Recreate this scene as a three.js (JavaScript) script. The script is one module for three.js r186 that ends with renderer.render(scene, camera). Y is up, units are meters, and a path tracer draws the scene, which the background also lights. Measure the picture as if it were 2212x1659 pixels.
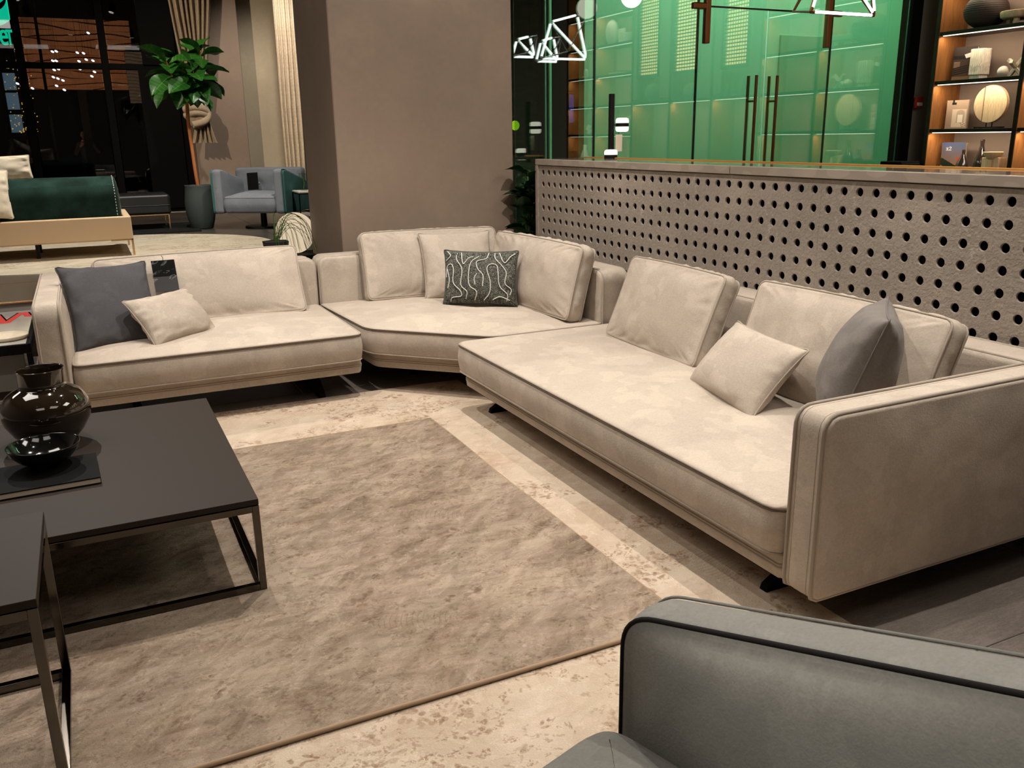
import * as THREE from 'three';
import { RoundedBoxGeometry } from 'three/addons/geometries/RoundedBoxGeometry.js';
import { MarchingCubes } from 'three/addons/objects/MarchingCubes.js';
import { RectAreaLightUniformsLib } from 'three/addons/lights/RectAreaLightUniformsLib.js';
import { mergeGeometries, mergeVertices } from 'three/addons/utils/BufferGeometryUtils.js';
import { FontLoader } from 'three/addons/loaders/FontLoader.js';
import { TextGeometry } from 'three/addons/geometries/TextGeometry.js';

/* ---------- camera, exposure, background, main lights ---------- */
const scene = new THREE.Scene();
scene.background = new THREE.Color(0x020203);
const renderer = new THREE.WebGLRenderer({ antialias: true });
renderer.toneMapping = THREE.LinearToneMapping;
renderer.toneMappingExposure = 1.0;
renderer.shadowMap.enabled = true;
RectAreaLightUniformsLib.init();
const R = (d) => (d * Math.PI) / 180;
const camera = new THREE.PerspectiveCamera((2 * Math.atan(829.5 / 1880.17) * 180) / Math.PI, 2212 / 1659, 0.05, 80);
camera.position.set(0, 1.45, 0);
camera.rotation.set(R(-15.9145), R(-25.597), R(-0.9167), 'YXZ');
scene.add(camera);

const CEIL = 4.1;
// ceiling spots: place, aim, candela, cone half angle, softness, size, colour
const WARM = 0xffe9d2, NEUT = 0xfff6ec;
const SPOTS = [
  [[1.58, 3.95, -4.15], [1.5, 0, -3.9], 25, 54, 0.7, 1.1, NEUT, 'above the gap between sofa and rugs'],
  [[0.25, 3.95, -4.35], [0.35, 0, -4.2], 20, 50, 0.7, 1.1, NEUT, 'above the left sofa module'],
  [[1.58, 3.95, -2.1], [1.7, 0.3, -2.2], 12, 46, 0.7, 1.2, NEUT, 'above the right arm of the sofa'],
  [[-0.5, 3.95, -7.6], [0.3, 0.3, -3.3], 26, 30, 0.6, 1.6, NEUT, 'behind the sofa, aimed back at the coffee table'],
  [[2.45, 3.95, -1.56], [2.4, 0.4, -1.5], 22, 40, 0.7, 1.4, NEUT, 'above the floor beside the right arm'],
  [[-1.5, 3.95, -1.1], [1.05, 0.98, -0.85], 34, 9.5, 0.5, 2, NEUT, 'at the left, aimed at the grey armchair'],  // added narrow beam; its soft cone edge stands for a shadow
  [[2.2, 3.95, -3.3], [2.25, 1.3, -6.0], 24, 42, 0.7, 3, NEUT, 'aimed at the brown column'],  // added to brighten the column front
  [[1.0, 3.95, -8.6], [-0.1, 0.45, -9.4], 44, 52, 0.6, 3, NEUT, 'above the daybed'],
  [[-0.6, 3.95, -9.6], [1.9, 1.6, -13.6], 46, 30, 0.6, 2, WARM, 'aimed at the knotted curtain'],
  [[2.3, 3.95, -9.3], [1.95, 0.6, -11.2], 16, 32, 0.7, 3, NEUT, 'above the blue grey armchair'],
  [[2.45, 3.95, -11.6], [2.7, 1.4, -13.6], 18, 40, 0.7, 3, NEUT, 'aimed at the pale curtain'],
];
// unseen soft panels added overhead as fill light: place, width, depth, radiance
const PANELS = [[[-1.2, 0.6], 1.8, 1.2, 0.8], [[1.8, 0.2], 1.8, 1.2, 1.0], [[-1.6, -4.6], 1.6, 1.6, 5.5], [[4.6, -1.6], 1.6, 1.6, 7], [[-3.6, -8.6], 1.6, 1.2, 7]];

/* ---------- tools ---------- */
function rng(seed) { let a = seed >>> 0; return () => { a = (a + 0x6d2b79f5) | 0; let t = Math.imul(a ^ (a >>> 15), 1 | a); t = (t + Math.imul(t ^ (t >>> 7), 61 | t)) ^ t; return ((t ^ (t >>> 14)) >>> 0) / 4294967296; }; }
function hash(x, y, s) { let h = Math.imul(x, 374761393) ^ Math.imul(y, 668265263) ^ Math.imul(s, 1274126177); h = Math.imul(h ^ (h >>> 13), 1274126177); return ((h ^ (h >>> 16)) >>> 0) / 4294967296; }
const sm = (t) => t * t * (3 - 2 * t), mix = (a, b, t) => a + (b - a) * t, clamp = (x, a = 0, b = 1) => Math.min(b, Math.max(a, x));
const step = (a, b, x) => sm(clamp((x - a) / (b - a)));
function vnoise(x, y, per, s) {           // value noise that repeats every `per`
  const ix = Math.floor(x), iy = Math.floor(y), fx = sm(x - ix), fy = sm(y - iy), w = (n) => ((n % per) + per) % per;
  const a = hash(w(ix), w(iy), s), b = hash(w(ix + 1), w(iy), s), c = hash(w(ix), w(iy + 1), s), d = hash(w(ix + 1), w(iy + 1), s);
  return mix(mix(a, b, fx), mix(c, d, fx), fy);
}
function fbm(u, v, per, s, oct = 4, gain = 0.5) { let t = 0, a = 1, n = 0; for (let k = 0; k < oct; k++) { t += a * vnoise(u * per, v * per, per, s + k * 17); n += a; a *= gain; per *= 2; } return t / n; }
function n3(x, y, z, s = 1) {              // smooth 3-D noise, -1..1
  const ix = Math.floor(x), iy = Math.floor(y), iz = Math.floor(z), fx = sm(x - ix), fy = sm(y - iy), fz = sm(z - iz);
  const h = (a, b, c) => hash(ix + a + (iz + c) * 57, iy + b, s);
  return 2 * mix(mix(mix(h(0, 0, 0), h(1, 0, 0), fx), mix(h(0, 1, 0), h(1, 1, 0), fx), fy), mix(mix(h(0, 0, 1), h(1, 0, 1), fx), mix(h(0, 1, 1), h(1, 1, 1), fx), fy), fz) - 1;
}
function tex(size, fn, srgb = true, metres = 1) {   // fn(u,v) -> grey 0..1 or [r,g,b]
  const d = new Uint8Array(size * size * 4);
  for (let y = 0; y < size; y++) for (let x = 0; x < size; x++) {
    const c = fn(x / size, y / size), i = (y * size + x) * 4, a = Array.isArray(c) ? c : [c, c, c];
    for (let k = 0; k < 3; k++) d[i + k] = clamp(a[k]) * 255; d[i + 3] = 255;
  }
  const t = new THREE.DataTexture(d, size, size, THREE.RGBAFormat);
  t.wrapS = t.wrapT = THREE.RepeatWrapping; t.magFilter = THREE.LinearFilter; t.minFilter = THREE.LinearMipmapLinearFilter;
  if (srgb) t.colorSpace = THREE.SRGBColorSpace;
  t.repeat.set(1 / metres, 1 / metres); t.needsUpdate = true; return t;
}
function canvasTex(w, h, draw) { const c = document.createElement('canvas'); c.width = w; c.height = h; draw(c.getContext('2d'), w, h); const t = new THREE.CanvasTexture(c); t.colorSpace = THREE.SRGBColorSpace; return t; }
const used = new Map();
function numbered(n) { const k = used.get(n) ?? 0; used.set(n, k + 1); return k ? n + '_' + String(k).padStart(3, '0') : n; }
function shade(o) { o.traverse((c) => { if (c.isMesh) { c.castShadow = true; c.receiveShadow = true; } }); return o; }
function tag(o, label, category, group, kind) { if (label) o.userData.label = label; if (category) o.userData.category = category; if (group) o.userData.group = group; if (kind) o.userData.kind = kind; return o; }
function thing(name, label, category, pos = [0, 0, 0], ry = 0, group) { const g = new THREE.Group(); g.name = numbered(name); g.position.set(...pos); g.rotation.y = ry; tag(g, label, category, group); scene.add(g); return g; }
function part(name, geo, mat, parent, pos, rot) { const m = new THREE.Mesh(geo, mat); m.name = name; m.castShadow = m.receiveShadow = true; if (pos) m.position.set(...pos); if (rot) m.rotation.set(...rot); parent.add(m); return m; }
function struct(name, geo, mat, pos) { const m = part(name, geo, mat, scene, pos); m.userData.kind = 'structure'; return m; }
function copy(src, label, pos, ry) { const c = src.clone(); c.name = numbered(src.name.replace(/_\d{3}$/, '')); c.userData = { ...src.userData, label }; if (pos) c.position.set(...pos); if (ry !== undefined) c.rotation.y = ry; scene.add(c); return c; }
function boxUV(g) {                         // uv in metres, each face by its widest direction; smooth normals kept
  if (!g.attributes.normal) g.computeVertexNormals();
  const n = g.index ? g.toNonIndexed() : g, p = n.attributes.position, uv = new Float32Array(p.count * 2), a = new THREE.Vector3(), b = new THREE.Vector3(), c = new THREE.Vector3();
  for (let i = 0; i < p.count; i += 3) {
    a.fromBufferAttribute(p, i); b.fromBufferAttribute(p, i + 1).sub(a); c.fromBufferAttribute(p, i + 2).sub(a); b.cross(c);
    const x = Math.abs(b.x), y = Math.abs(b.y), z = Math.abs(b.z);
    for (let k = 0; k < 3; k++) { const X = p.getX(i + k), Y = p.getY(i + k), Z = p.getZ(i + k), o = (i + k) * 2; if (y >= x && y >= z) { uv[o] = X; uv[o + 1] = Z; } else if (x >= z) { uv[o] = Z; uv[o + 1] = Y; } else { uv[o] = X; uv[o + 1] = Y; } }
  }
  n.setAttribute('uv', new THREE.BufferAttribute(uv, 2)); return n;
}
const box = (w, h, d, r = 0.004, s = 2) => { r = Math.min(r, w * 0.49, h * 0.49, d * 0.49); return boxUV(new RoundedBoxGeometry(w, h, d, s, r)); };
const plainBox = (w, h, d) => boxUV(new THREE.BoxGeometry(w, h, d));
const cyl = (r1, r2, h, n = 24) => new THREE.CylinderGeometry(r1, r2, h, n);
const V = (x, y, z) => new THREE.Vector3(x, y, z);
const tube = (pts, r, closed = false, seg = 0, rad = 8) => new THREE.TubeGeometry(new THREE.CatmullRomCurve3(pts.map((p) => (p.isVector3 ? p : V(...p))), closed, 'centripetal'), seg || pts.length * 3, r, rad, closed);
function bar(a, b, r, n = 8) { const A = V(...a), B = V(...b), g = new THREE.CylinderGeometry(r, r, A.distanceTo(B), n); g.applyQuaternion(new THREE.Quaternion().setFromUnitVectors(V(0, 1, 0), B.clone().sub(A).normalize())); g.translate(...A.add(B).multiplyScalar(0.5).toArray()); return g; }
function lathe(pts, n = 48) { return new THREE.LatheGeometry(pts.map(([r, y]) => new THREE.Vector2(r, y)), n); }
const moved = (g, x, y, z) => g.translate(x, y, z);

// outline with rounded corners, counter-clockwise, resampled evenly
function roundPoly(pts, rs, N = 120) {
  const out = [], n = pts.length;
  for (let i = 0; i < n; i++) {
    const p = pts[i], a = pts[(i + n - 1) % n], b = pts[(i + 1) % n], r = Array.isArray(rs) ? rs[i] : rs;
    const u = [a[0] - p[0], a[1] - p[1]], v = [b[0] - p[0], b[1] - p[1]], lu = Math.hypot(...u), lv = Math.hypot(...v), t = Math.min(r, lu / 2.1, lv / 2.1);
    const A = [p[0] + (u[0] / lu) * t, p[1] + (u[1] / lu) * t], B = [p[0] + (v[0] / lv) * t, p[1] + (v[1] / lv) * t];
    for (let k = 0; k <= 8; k++) { const s = k / 8, q = (1 - s) * (1 - s), w = 2 * s * (1 - s), e = s * s; out.push([q * A[0] + w * p[0] + e * B[0], q * A[1] + w * p[1] + e * B[1]]); }
  }
  const L = [0]; for (let i = 1; i <= out.length; i++) { const a = out[i - 1], b = out[i % out.length]; L.push(L[i - 1] + Math.hypot(a[0] - b[0], a[1] - b[1])); }
  const tot = L[out.length], res = []; let k = 0;
  for (let i = 0; i < N; i++) { const s = (i / N) * tot; while (L[k + 1] < s) k++; const t = (s - L[k]) / (L[k + 1] - L[k] || 1), a = out[k], b = out[(k + 1) % out.length]; res.push([mix(a[0], b[0], t), mix(a[1], b[1], t)]); }
  return res;
}
const normals2 = (o) => o.map((p, i) => { const a = o[(i + o.length - 1) % o.length], b = o[(i + 1) % o.length], x = b[1] - a[1], y = -(b[0] - a[0]), l = Math.hypot(x, y) || 1; return [x / l, y / l]; });
// upholstered slab over an outline (x, y) with thickness along z from z0 to z1; both faces may be domed, the side may bulge or wrinkle
function slab(outline, z0, z1, o = {}) {
  const { edge = 0.02, top = 0.02, bottom = 0, bulge = 0.006, rings = 12, dim = [], wob = 0.002, wrinkle = 0, seed = 1, freq = 9 } = o;
  const N = outline.length, nm = normals2(outline), c = outline.reduce((s, p) => [s[0] + p[0] / N, s[1] + p[1] / N], [0, 0]), pos = [], idx = [], prof = [];
  const face = (sgn) => { const a = []; for (let k = 0; k < rings; k++) { const s = Math.pow(k / rings, 0.75); a.push({ s, sgn }); } return a; };
  const h = z1 - z0, e = Math.min(edge, h * 0.45), bx = outline.map((p) => p[0]), by = outline.map((p) => p[1]), X0 = Math.min(...bx), X1 = Math.max(...bx), Y0 = Math.min(...by), Y1 = Math.max(...by);
  for (const f of face(-1)) prof.push(f);
  for (let k = 0; k <= 5; k++) { const a = (k / 5) * Math.PI / 2; prof.push({ in: e * (1 - Math.sin(a)), z: z0 + e * (1 - Math.cos(a)) }); }
  for (let k = 1; k < 5; k++) { const t = k / 5; prof.push({ in: -bulge * Math.sin(Math.PI * t), z: mix(z0 + e, z1 - e, t), side: Math.sin(Math.PI * t) }); }
  for (let k = 0; k <= 5; k++) { const a = (k / 5) * Math.PI / 2; prof.push({ in: e * (1 - Math.cos(a)), z: z1 - e * (1 - Math.sin(a)) }); }
  for (const f of face(1).reverse()) prof.push(f);
  for (const r of prof) for (let i = 0; i < N; i++) {
    let x, y, z; const p = outline[i], n = nm[i];
    if (r.sgn) {
      const ex = p[0] - n[0] * e, ey = p[1] - n[1] * e; x = c[0] + (ex - c[0]) * r.s; y = c[1] + (ey - c[1]) * r.s;
      const du = Math.abs((2 * x - X0 - X1) / (X1 - X0)), dv = Math.abs((2 * y - Y0 - Y1) / (Y1 - Y0)), d = (1 - Math.pow(Math.min(1, du), 2.8)) * (1 - Math.pow(Math.min(1, dv), 2.8)) * (1 - Math.pow(r.s, 10)); z = r.sgn > 0 ? z1 + top * d : z0 - bottom * d;
      const fade = 1 - Math.pow(r.s, 8);
      if (r.sgn > 0 || bottom) { z += r.sgn * fade * wob * (n3(x * freq, y * freq, z0 * 5, seed) + 0.5 * n3(x * freq * 2.3, y * freq * 2.3, 7, seed + 3)); if (r.sgn > 0) for (const [dx, dy, dr, dd] of dim) z -= dd * Math.exp(-((x - dx) ** 2 + (y - dy) ** 2) / (dr * dr)); if (wrinkle) z += r.sgn * wrinkle * Math.exp(-(((1 - r.s) / 0.16) ** 2)) * (1 - Math.pow(r.s, 20)) * n3(i * 0.55, seed, r.s * 2, seed + 9); }
    } else { let q = r.in; if (r.side && wrinkle) q -= r.side * wrinkle * 0.7 * n3(i * 0.7, r.z * 14, seed, seed + 5); x = p[0] - n[0] * q; y = p[1] - n[1] * q; z = r.z; }
    pos.push(x, y, z);
  }
  const M = prof.length;
  for (let k = 0; k < M - 1; k++) for (let i = 0; i < N; i++) { const a = k * N + i, b = k * N + ((i + 1) % N), d = a + N, f = b + N; idx.push(a, b, f, a, f, d); }
  let g = new THREE.BufferGeometry(); g.setAttribute('position', new THREE.Float32BufferAttribute(pos, 3)); g.setIndex(idx);
  g = mergeVertices(g, 1e-5); g.computeVertexNormals(); return g;
}
function loop(outline, z, off, r) { const nm = normals2(outline); return tube(outline.map((p, i) => V(p[0] + nm[i][0] * off, p[1] + nm[i][1] * off, z)), r, true, outline.length, 6); }
const flat = (g) => g.rotateX(-Math.PI / 2);        // outline (x, -z) laid down, thickness upwards
const rect = (x0, y0, x1, y1) => [[x0, y0], [x1, y0], [x1, y1], [x0, y1]];
// knife-edged scatter pillow, x -w/2..w/2, y 0..h, seam in z = 0
function pillowGeo(w, h, t, o = {}) {
  const { seed = 1, pinch = 0.07, n = 36, wr = 0.006, sag = 0.0, fat = 0.5 } = o, pos = [], idx = [], seam = [];
  const P = (u, v, s) => {
    const pu = 1 - pinch * (1 - v * v) * u * u, pv = 1 - pinch * (1 - u * u) * v * v;
    let x = (w / 2) * u * pu, y = (h / 2) * (1 + v * pv);
    const q = (1 - Math.pow(Math.abs(u), 2.4)) * (1 - Math.pow(Math.abs(v), 2.4)), e = Math.max(0, q);
    let z = s * (t / 2) * Math.pow(e, fat) * (1 - 0.12 * v);
    const near = Math.exp(-(((1 - Math.max(Math.abs(u), Math.abs(v))) / 0.22) ** 2));
    z += s * Math.min(1, e * 6) * wr * (near * 1.3 * n3(u * 6 + s, v * 6, seed, seed) * 1.2 + 0.8 * n3(u * 2.3, v * 2.3, seed + s * 3, seed + 2));
    y -= sag * (1 - u * u) * (v > 0 ? v : 0);
    return [x, y, z];
  };
  for (const s of [1, -1]) for (let j = 0; j <= n; j++) for (let i = 0; i <= n; i++) { const u = Math.sin((i / n - 0.5) * Math.PI), v = Math.sin((j / n - 0.5) * Math.PI); pos.push(...P(mix(u, (i / n) * 2 - 1, 0.5), mix(v, (j / n) * 2 - 1, 0.5), s)); }
  const K = (n + 1) * (n + 1);
  for (let j = 0; j < n; j++) for (let i = 0; i < n; i++) { const a = j * (n + 1) + i, b = a + 1, c = a + n + 1, d = c + 1; idx.push(a, b, d, a, d, c, K + a, K + d, K + b, K + a, K + c, K + d); }
  let g = new THREE.BufferGeometry(); g.setAttribute('position', new THREE.Float32BufferAttribute(pos, 3)); g.setIndex(idx); g = mergeVertices(g, 1e-5); g.computeVertexNormals();
  for (const [a, b] of [[[-1, -1], [1, -1]], [[1, -1], [1, 1]], [[1, 1], [-1, 1]], [[-1, 1], [-1, -1]]]) for (let k = 0; k < 10; k++) { const s = k / 10; seam.push(V(...P(mix(a[0], b[0], s), mix(a[1], b[1], s), 1)).setZ(0)); }
  return { body: boxUV(g), seam: tube(seam, 0.0035, true, 120, 6) };
}
// stand a thing on its lower front edge BL-BR, leaning so that its upper left corner goes towards TL; local x along the edge, y up its face, z to the viewer
function place(o, BL, BR, TL, t) {
  const a = V(...BL), X = V(...BR).sub(a).normalize(), Y = V(...TL).sub(a); Y.addScaledVector(X, -Y.dot(X)).normalize(); const Z = X.clone().cross(Y);
  o.quaternion.setFromRotationMatrix(new THREE.Matrix4().makeBasis(X, Y, Z)); o.position.copy(a).add(V(...BR)).multiplyScalar(0.5).addScaledVector(Z, -t / 2); return o;
}

/* ---------- textures and materials ---------- */
const suedeMap = tex(1024, (u, v) => {      // nap brushed this way and that, plus fibre
  const a = fbm(u + 0.05 * vnoise(u * 6, v * 6, 6, 3), v, 3, 11, 4), b = fbm(u, v, 10, 23, 4), f = vnoise(u * 512, v * 512, 512, 5), m = vnoise(u * 190, v * 300, 190, 8);
  return 0.92 + 0.03 * (step(0.47, 0.53, a) - 0.5) + 0.05 * (b - 0.5) + 0.035 * step(0.56, 0.6, fbm(u + 0.03 * b, v, 9, 29, 4, 0.6)) + 0.05 * (f - 0.5) + 0.04 * (m - 0.5);
}, true, 1.3);
const fibreBump = tex(512, (u, v) => 0.5 * vnoise(u * 256, v * 256, 256, 1) + 0.35 * vnoise(u * 128, v * 128, 128, 2) + 0.15 * vnoise(u * 40, v * 40, 40, 2), false, 0.5);
// velvet pile: strokes, dabs and shoe prints where the nap lies another way
function pileMap(size, metres, base, seed, groups) {
  const t = canvasTex(size, size, (c) => {
    c.fillStyle = base; c.fillRect(0, 0, size, size); const r = rng(seed), k = size / metres;
    const wrapped = (x, y, reach, f) => { for (const dx of [-size, 0, size]) for (const dy of [-size, 0, size]) { const X = x + dx, Y = y + dy; if (X > -reach && X < size + reach && Y > -reach && Y < size + reach) { c.save(); c.translate(X, Y); f(); c.restore(); } } };
    for (const [count, l0, l1, asp, rgb, a0, a1, ang, spread, clump] of groups) for (let i = 0; i < count; i++) {
      let x = r(), y = r(); if (clump && fbm(x, y, 7, seed + 3, 3) < clump) continue;
      const l = (l0 + (l1 - l0) * r()) * k, w = l * asp * (0.5 + r()), g = ang + (r() - 0.5) * spread, al = a0 + (a1 - a0) * r(), b1 = r() - 0.5, b2 = r() - 0.5;
      wrapped(x * size, y * size, l, () => { c.rotate(g);
        if (clump === undefined && l0 >= 0.05 && al < 0.14) { c.fillStyle = `rgba(${rgb},${al})`; } else {  // a ragged dab of several small flicks
          c.fillStyle = `rgba(${rgb},${al * 0.95})`; for (let m = 0; m < 9; m++) { c.beginPath(); c.ellipse((r() - 0.5) * l, (r() - 0.5) * w * 1.6, l * (0.05 + 0.14 * r()), w * (0.12 + 0.22 * r()), (r() - 0.5) * 1.4, 0, 7); c.fill(); } return; }
        c.beginPath(); c.moveTo(-l / 2, 0); c.bezierCurveTo(-l / 4, -w * (0.6 + b1), l / 4, -w * (0.7 + b2), l / 2, w * b1 * 0.6); c.bezierCurveTo(l / 4, w * (0.7 + b1), -l / 4, w * (0.6 - b2), -l / 2, 0); c.fill(); });
    }
    for (let i = 0; i < 16; i++) { const x = r() * size, y = r() * size, g = r() * 6.3, dark = r() < 0.5; wrapped(x, y, 0.3 * k, () => { c.rotate(g); c.fillStyle = c.strokeStyle = dark ? 'rgba(95,75,60,0.16)' : 'rgba(255,245,230,0.14)'; c.lineWidth = 0.0035 * k; for (let q = -8; q < 8; q++) { const yy = q * 0.017 * k, hw = 0.045 * k * Math.sqrt(Math.max(0.05, 1 - (q / 8.5) ** 2)); if (q === -3) continue; c.beginPath(); c.moveTo(-hw, yy); c.quadraticCurveTo(0, yy + 0.012 * k, hw, yy); c.stroke(); } }); }
    const d = c.getImageData(0, 0, size, size), p = d.data; for (let i = 0; i < p.length; i += 4) { const q = 1 + 0.1 * (r() - 0.5); p[i] *= q; p[i + 1] *= q; p[i + 2] *= q; } c.putImageData(d, 0, 0);
  });
  t.wrapS = t.wrapT = THREE.RepeatWrapping; t.repeat.set(1 / metres, 1 / metres); return t;
}
const rugMap = pileMap(2048, 2.4, '#c4bdb5', 71, [
  [260, 0.2, 0.6, 0.35, '112,96,84', 0.05, 0.13, 0.5, 1.6], [260, 0.2, 0.5, 0.35, '242,234,224', 0.05, 0.14, 0.5, 1.6],
  [3000, 0.05, 0.2, 0.24, '104,88,76', 0.04, 0.13, 0.35, 1.5], [3000, 0.05, 0.18, 0.22, '244,237,229', 0.04, 0.13, 0.35, 1.5],
  [5200, 0.015, 0.06, 0.26, '98,82,70', 0.06, 0.19, 0.3, 2.4], [5200, 0.015, 0.06, 0.22, '248,242,234', 0.06, 0.18, 0.3, 2.4],
  [110, 0.04, 0.11, 0.36, '100,80,66', 0.12, 0.28, 0.2, 1.4]]);
const rugLightMap = pileMap(2048, 2.1, '#e6dfd6', 72, [
  [400, 0.1, 0.4, 0.35, '186,162,144', 0.05, 0.14, 0.4, 2], [400, 0.1, 0.3, 0.3, '255,251,246', 0.08, 0.2, 0.4, 2],
  [1700, 0.02, 0.1, 0.3, '150,127,108', 0.12, 0.36, 0.3, 2.2, 0.54], [2600, 0.01, 0.045, 0.34, '146,120,101', 0.15, 0.4, 0.3, 2.6, 0.5],
  [3000, 0.01, 0.05, 0.22, '255,251,246', 0.12, 0.34, 0.3, 2.6], [40, 0.04, 0.1, 0.42, '146,118,100', 0.3, 0.5, 0.2, 2]]);
const plasterMap = tex(1024, (u, v) => {
  const a = fbm(u, v, 3, 201, 5), b = step(0.62, 0.7, fbm(u, v * 1, 5, 211, 3)) * fbm(u, v, 40, 212, 3), c = fbm(u, v, 90, 213, 2);
  const s = 0.88 + 0.17 * (a - 0.5) + 0.05 * b + 0.03 * (c - 0.5); return [s, s * (0.99 + 0.02 * a), s * (0.975 + 0.03 * a)];
}, true, 2.6);
const roughMap = tex(1024, (u, v) => { const a = fbm(u, v, 4, 301, 4), b = fbm(u, v, 110, 311, 3, 0.7), k = step(0.7, 0.78, fbm(u, v, 60, 313, 2)) * step(0.5, 0.62, fbm(u, v, 4, 319, 3)); const s = 0.84 + 0.16 * (a - 0.5) + 0.13 * (b - 0.5) + 0.09 * k; return [s, s, s * (0.98 + 0.02 * b)]; }, true, 1.1);
const roughBump = tex(1024, (u, v) => fbm(u, v, 110, 311, 3, 0.7), false, 1.1);
const streakMap = tex(1024, (u, v) => { const a = fbm(u, v, 3, 401, 3), b = fbm(u * 1 + 0.1 * a, v, 5, 402, 4), c = step(0.55, 0.62, vnoise(u * 14, v * 60 + 4 * a, 60, 403)); const s = 0.86 + 0.14 * (b - 0.5) + 0.06 * c; return s; }, true, 1.4);
const oakMap = tex(512, (u, v) => { const g = fbm(u * 1, v * 1, 4, 501, 3), r = vnoise(u * 90 + 6 * g, v * 3, 90, 502), p = vnoise(u * 200, v * 12, 200, 503); const s = 0.82 + 0.16 * (r - 0.5) + 0.1 * (p - 0.5) + 0.1 * (g - 0.5); return [s, s * 0.985, s * 0.96]; }, true, 0.5);
const tileMap = tex(1024, (u, v) => { const a = fbm(u, v, 4, 601, 4), b = vnoise(u * 40 + 5 * a, v * 300, 300, 602), c = vnoise(u * 400, v * 400, 400, 603); return 0.8 + 0.18 * (a - 0.5) + 0.12 * (b - 0.5) + 0.14 * (c - 0.5); }, true, 1.2);
const marbleMap = tex(512, (u, v) => { const a = fbm(u, v, 4, 701, 4), b = Math.abs(Math.sin((u * 9 + 1.3 * a) * Math.PI * 2)); const s = 0.8 + 0.16 * b - 0.12 * step(0.55, 0.7, a); return [s, s * 0.96, s * 0.89]; }, true, 0.3);
const travMap = tex(512, (u, v) => { const a = fbm(u, v, 4, 801, 4), b = vnoise(u * 60 + 3 * a, v * 4, 60, 802), p = step(0.8, 0.86, vnoise(u * 160, v * 70, 160, 803)); const s = 0.86 + 0.14 * (b - 0.5) - 0.1 * p; return [s, s * 0.95, s * 0.87]; }, true, 0.3);
const velvetMap = tex(512, (u, v) => 0.7 + 0.5 * (fbm(u, v, 5, 901, 4) - 0.5) + 0.1 * (vnoise(u * 200, v * 200, 200, 4) - 0.5), true, 0.6);
const boucleMap = tex(512, (u, v) => { const a = vnoise(u * 130, v * 130, 130, 1001), b = vnoise(u * 240, v * 100, 240, 1002), c = fbm(u, v, 6, 1003, 3); const s = 0.24 + 0.5 * step(0.35, 0.75, a * 0.6 + b * 0.4) + 0.12 * (c - 0.5); return [s, s * 1.0, s * 0.97]; }, true, 0.28);
const linenMap = tex(512, (u, v) => 0.84 + 0.18 * (vnoise(u * 256, v * 12, 256, 1101) - 0.5) + 0.18 * (vnoise(u * 14, v * 256, 256, 1102) - 0.5) + 0.1 * (fbm(u, v, 6, 1103, 3) - 0.5), true, 0.35);
const leafMap = canvasTex(128, 256, (c, w, h) => { c.fillStyle = '#3f7d33'; c.fillRect(0, 0, w, h); c.strokeStyle = '#86b266'; c.lineWidth = 4; c.beginPath(); c.moveTo(w / 2, 0); c.lineTo(w / 2, h); c.stroke(); c.lineWidth = 2; for (let y = 20; y < h; y += 30) { c.beginPath(); c.moveTo(w / 2, y + 14); c.lineTo(4, y - 14); c.moveTo(w / 2, y + 14); c.lineTo(w - 4, y - 14); c.stroke(); } });

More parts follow.
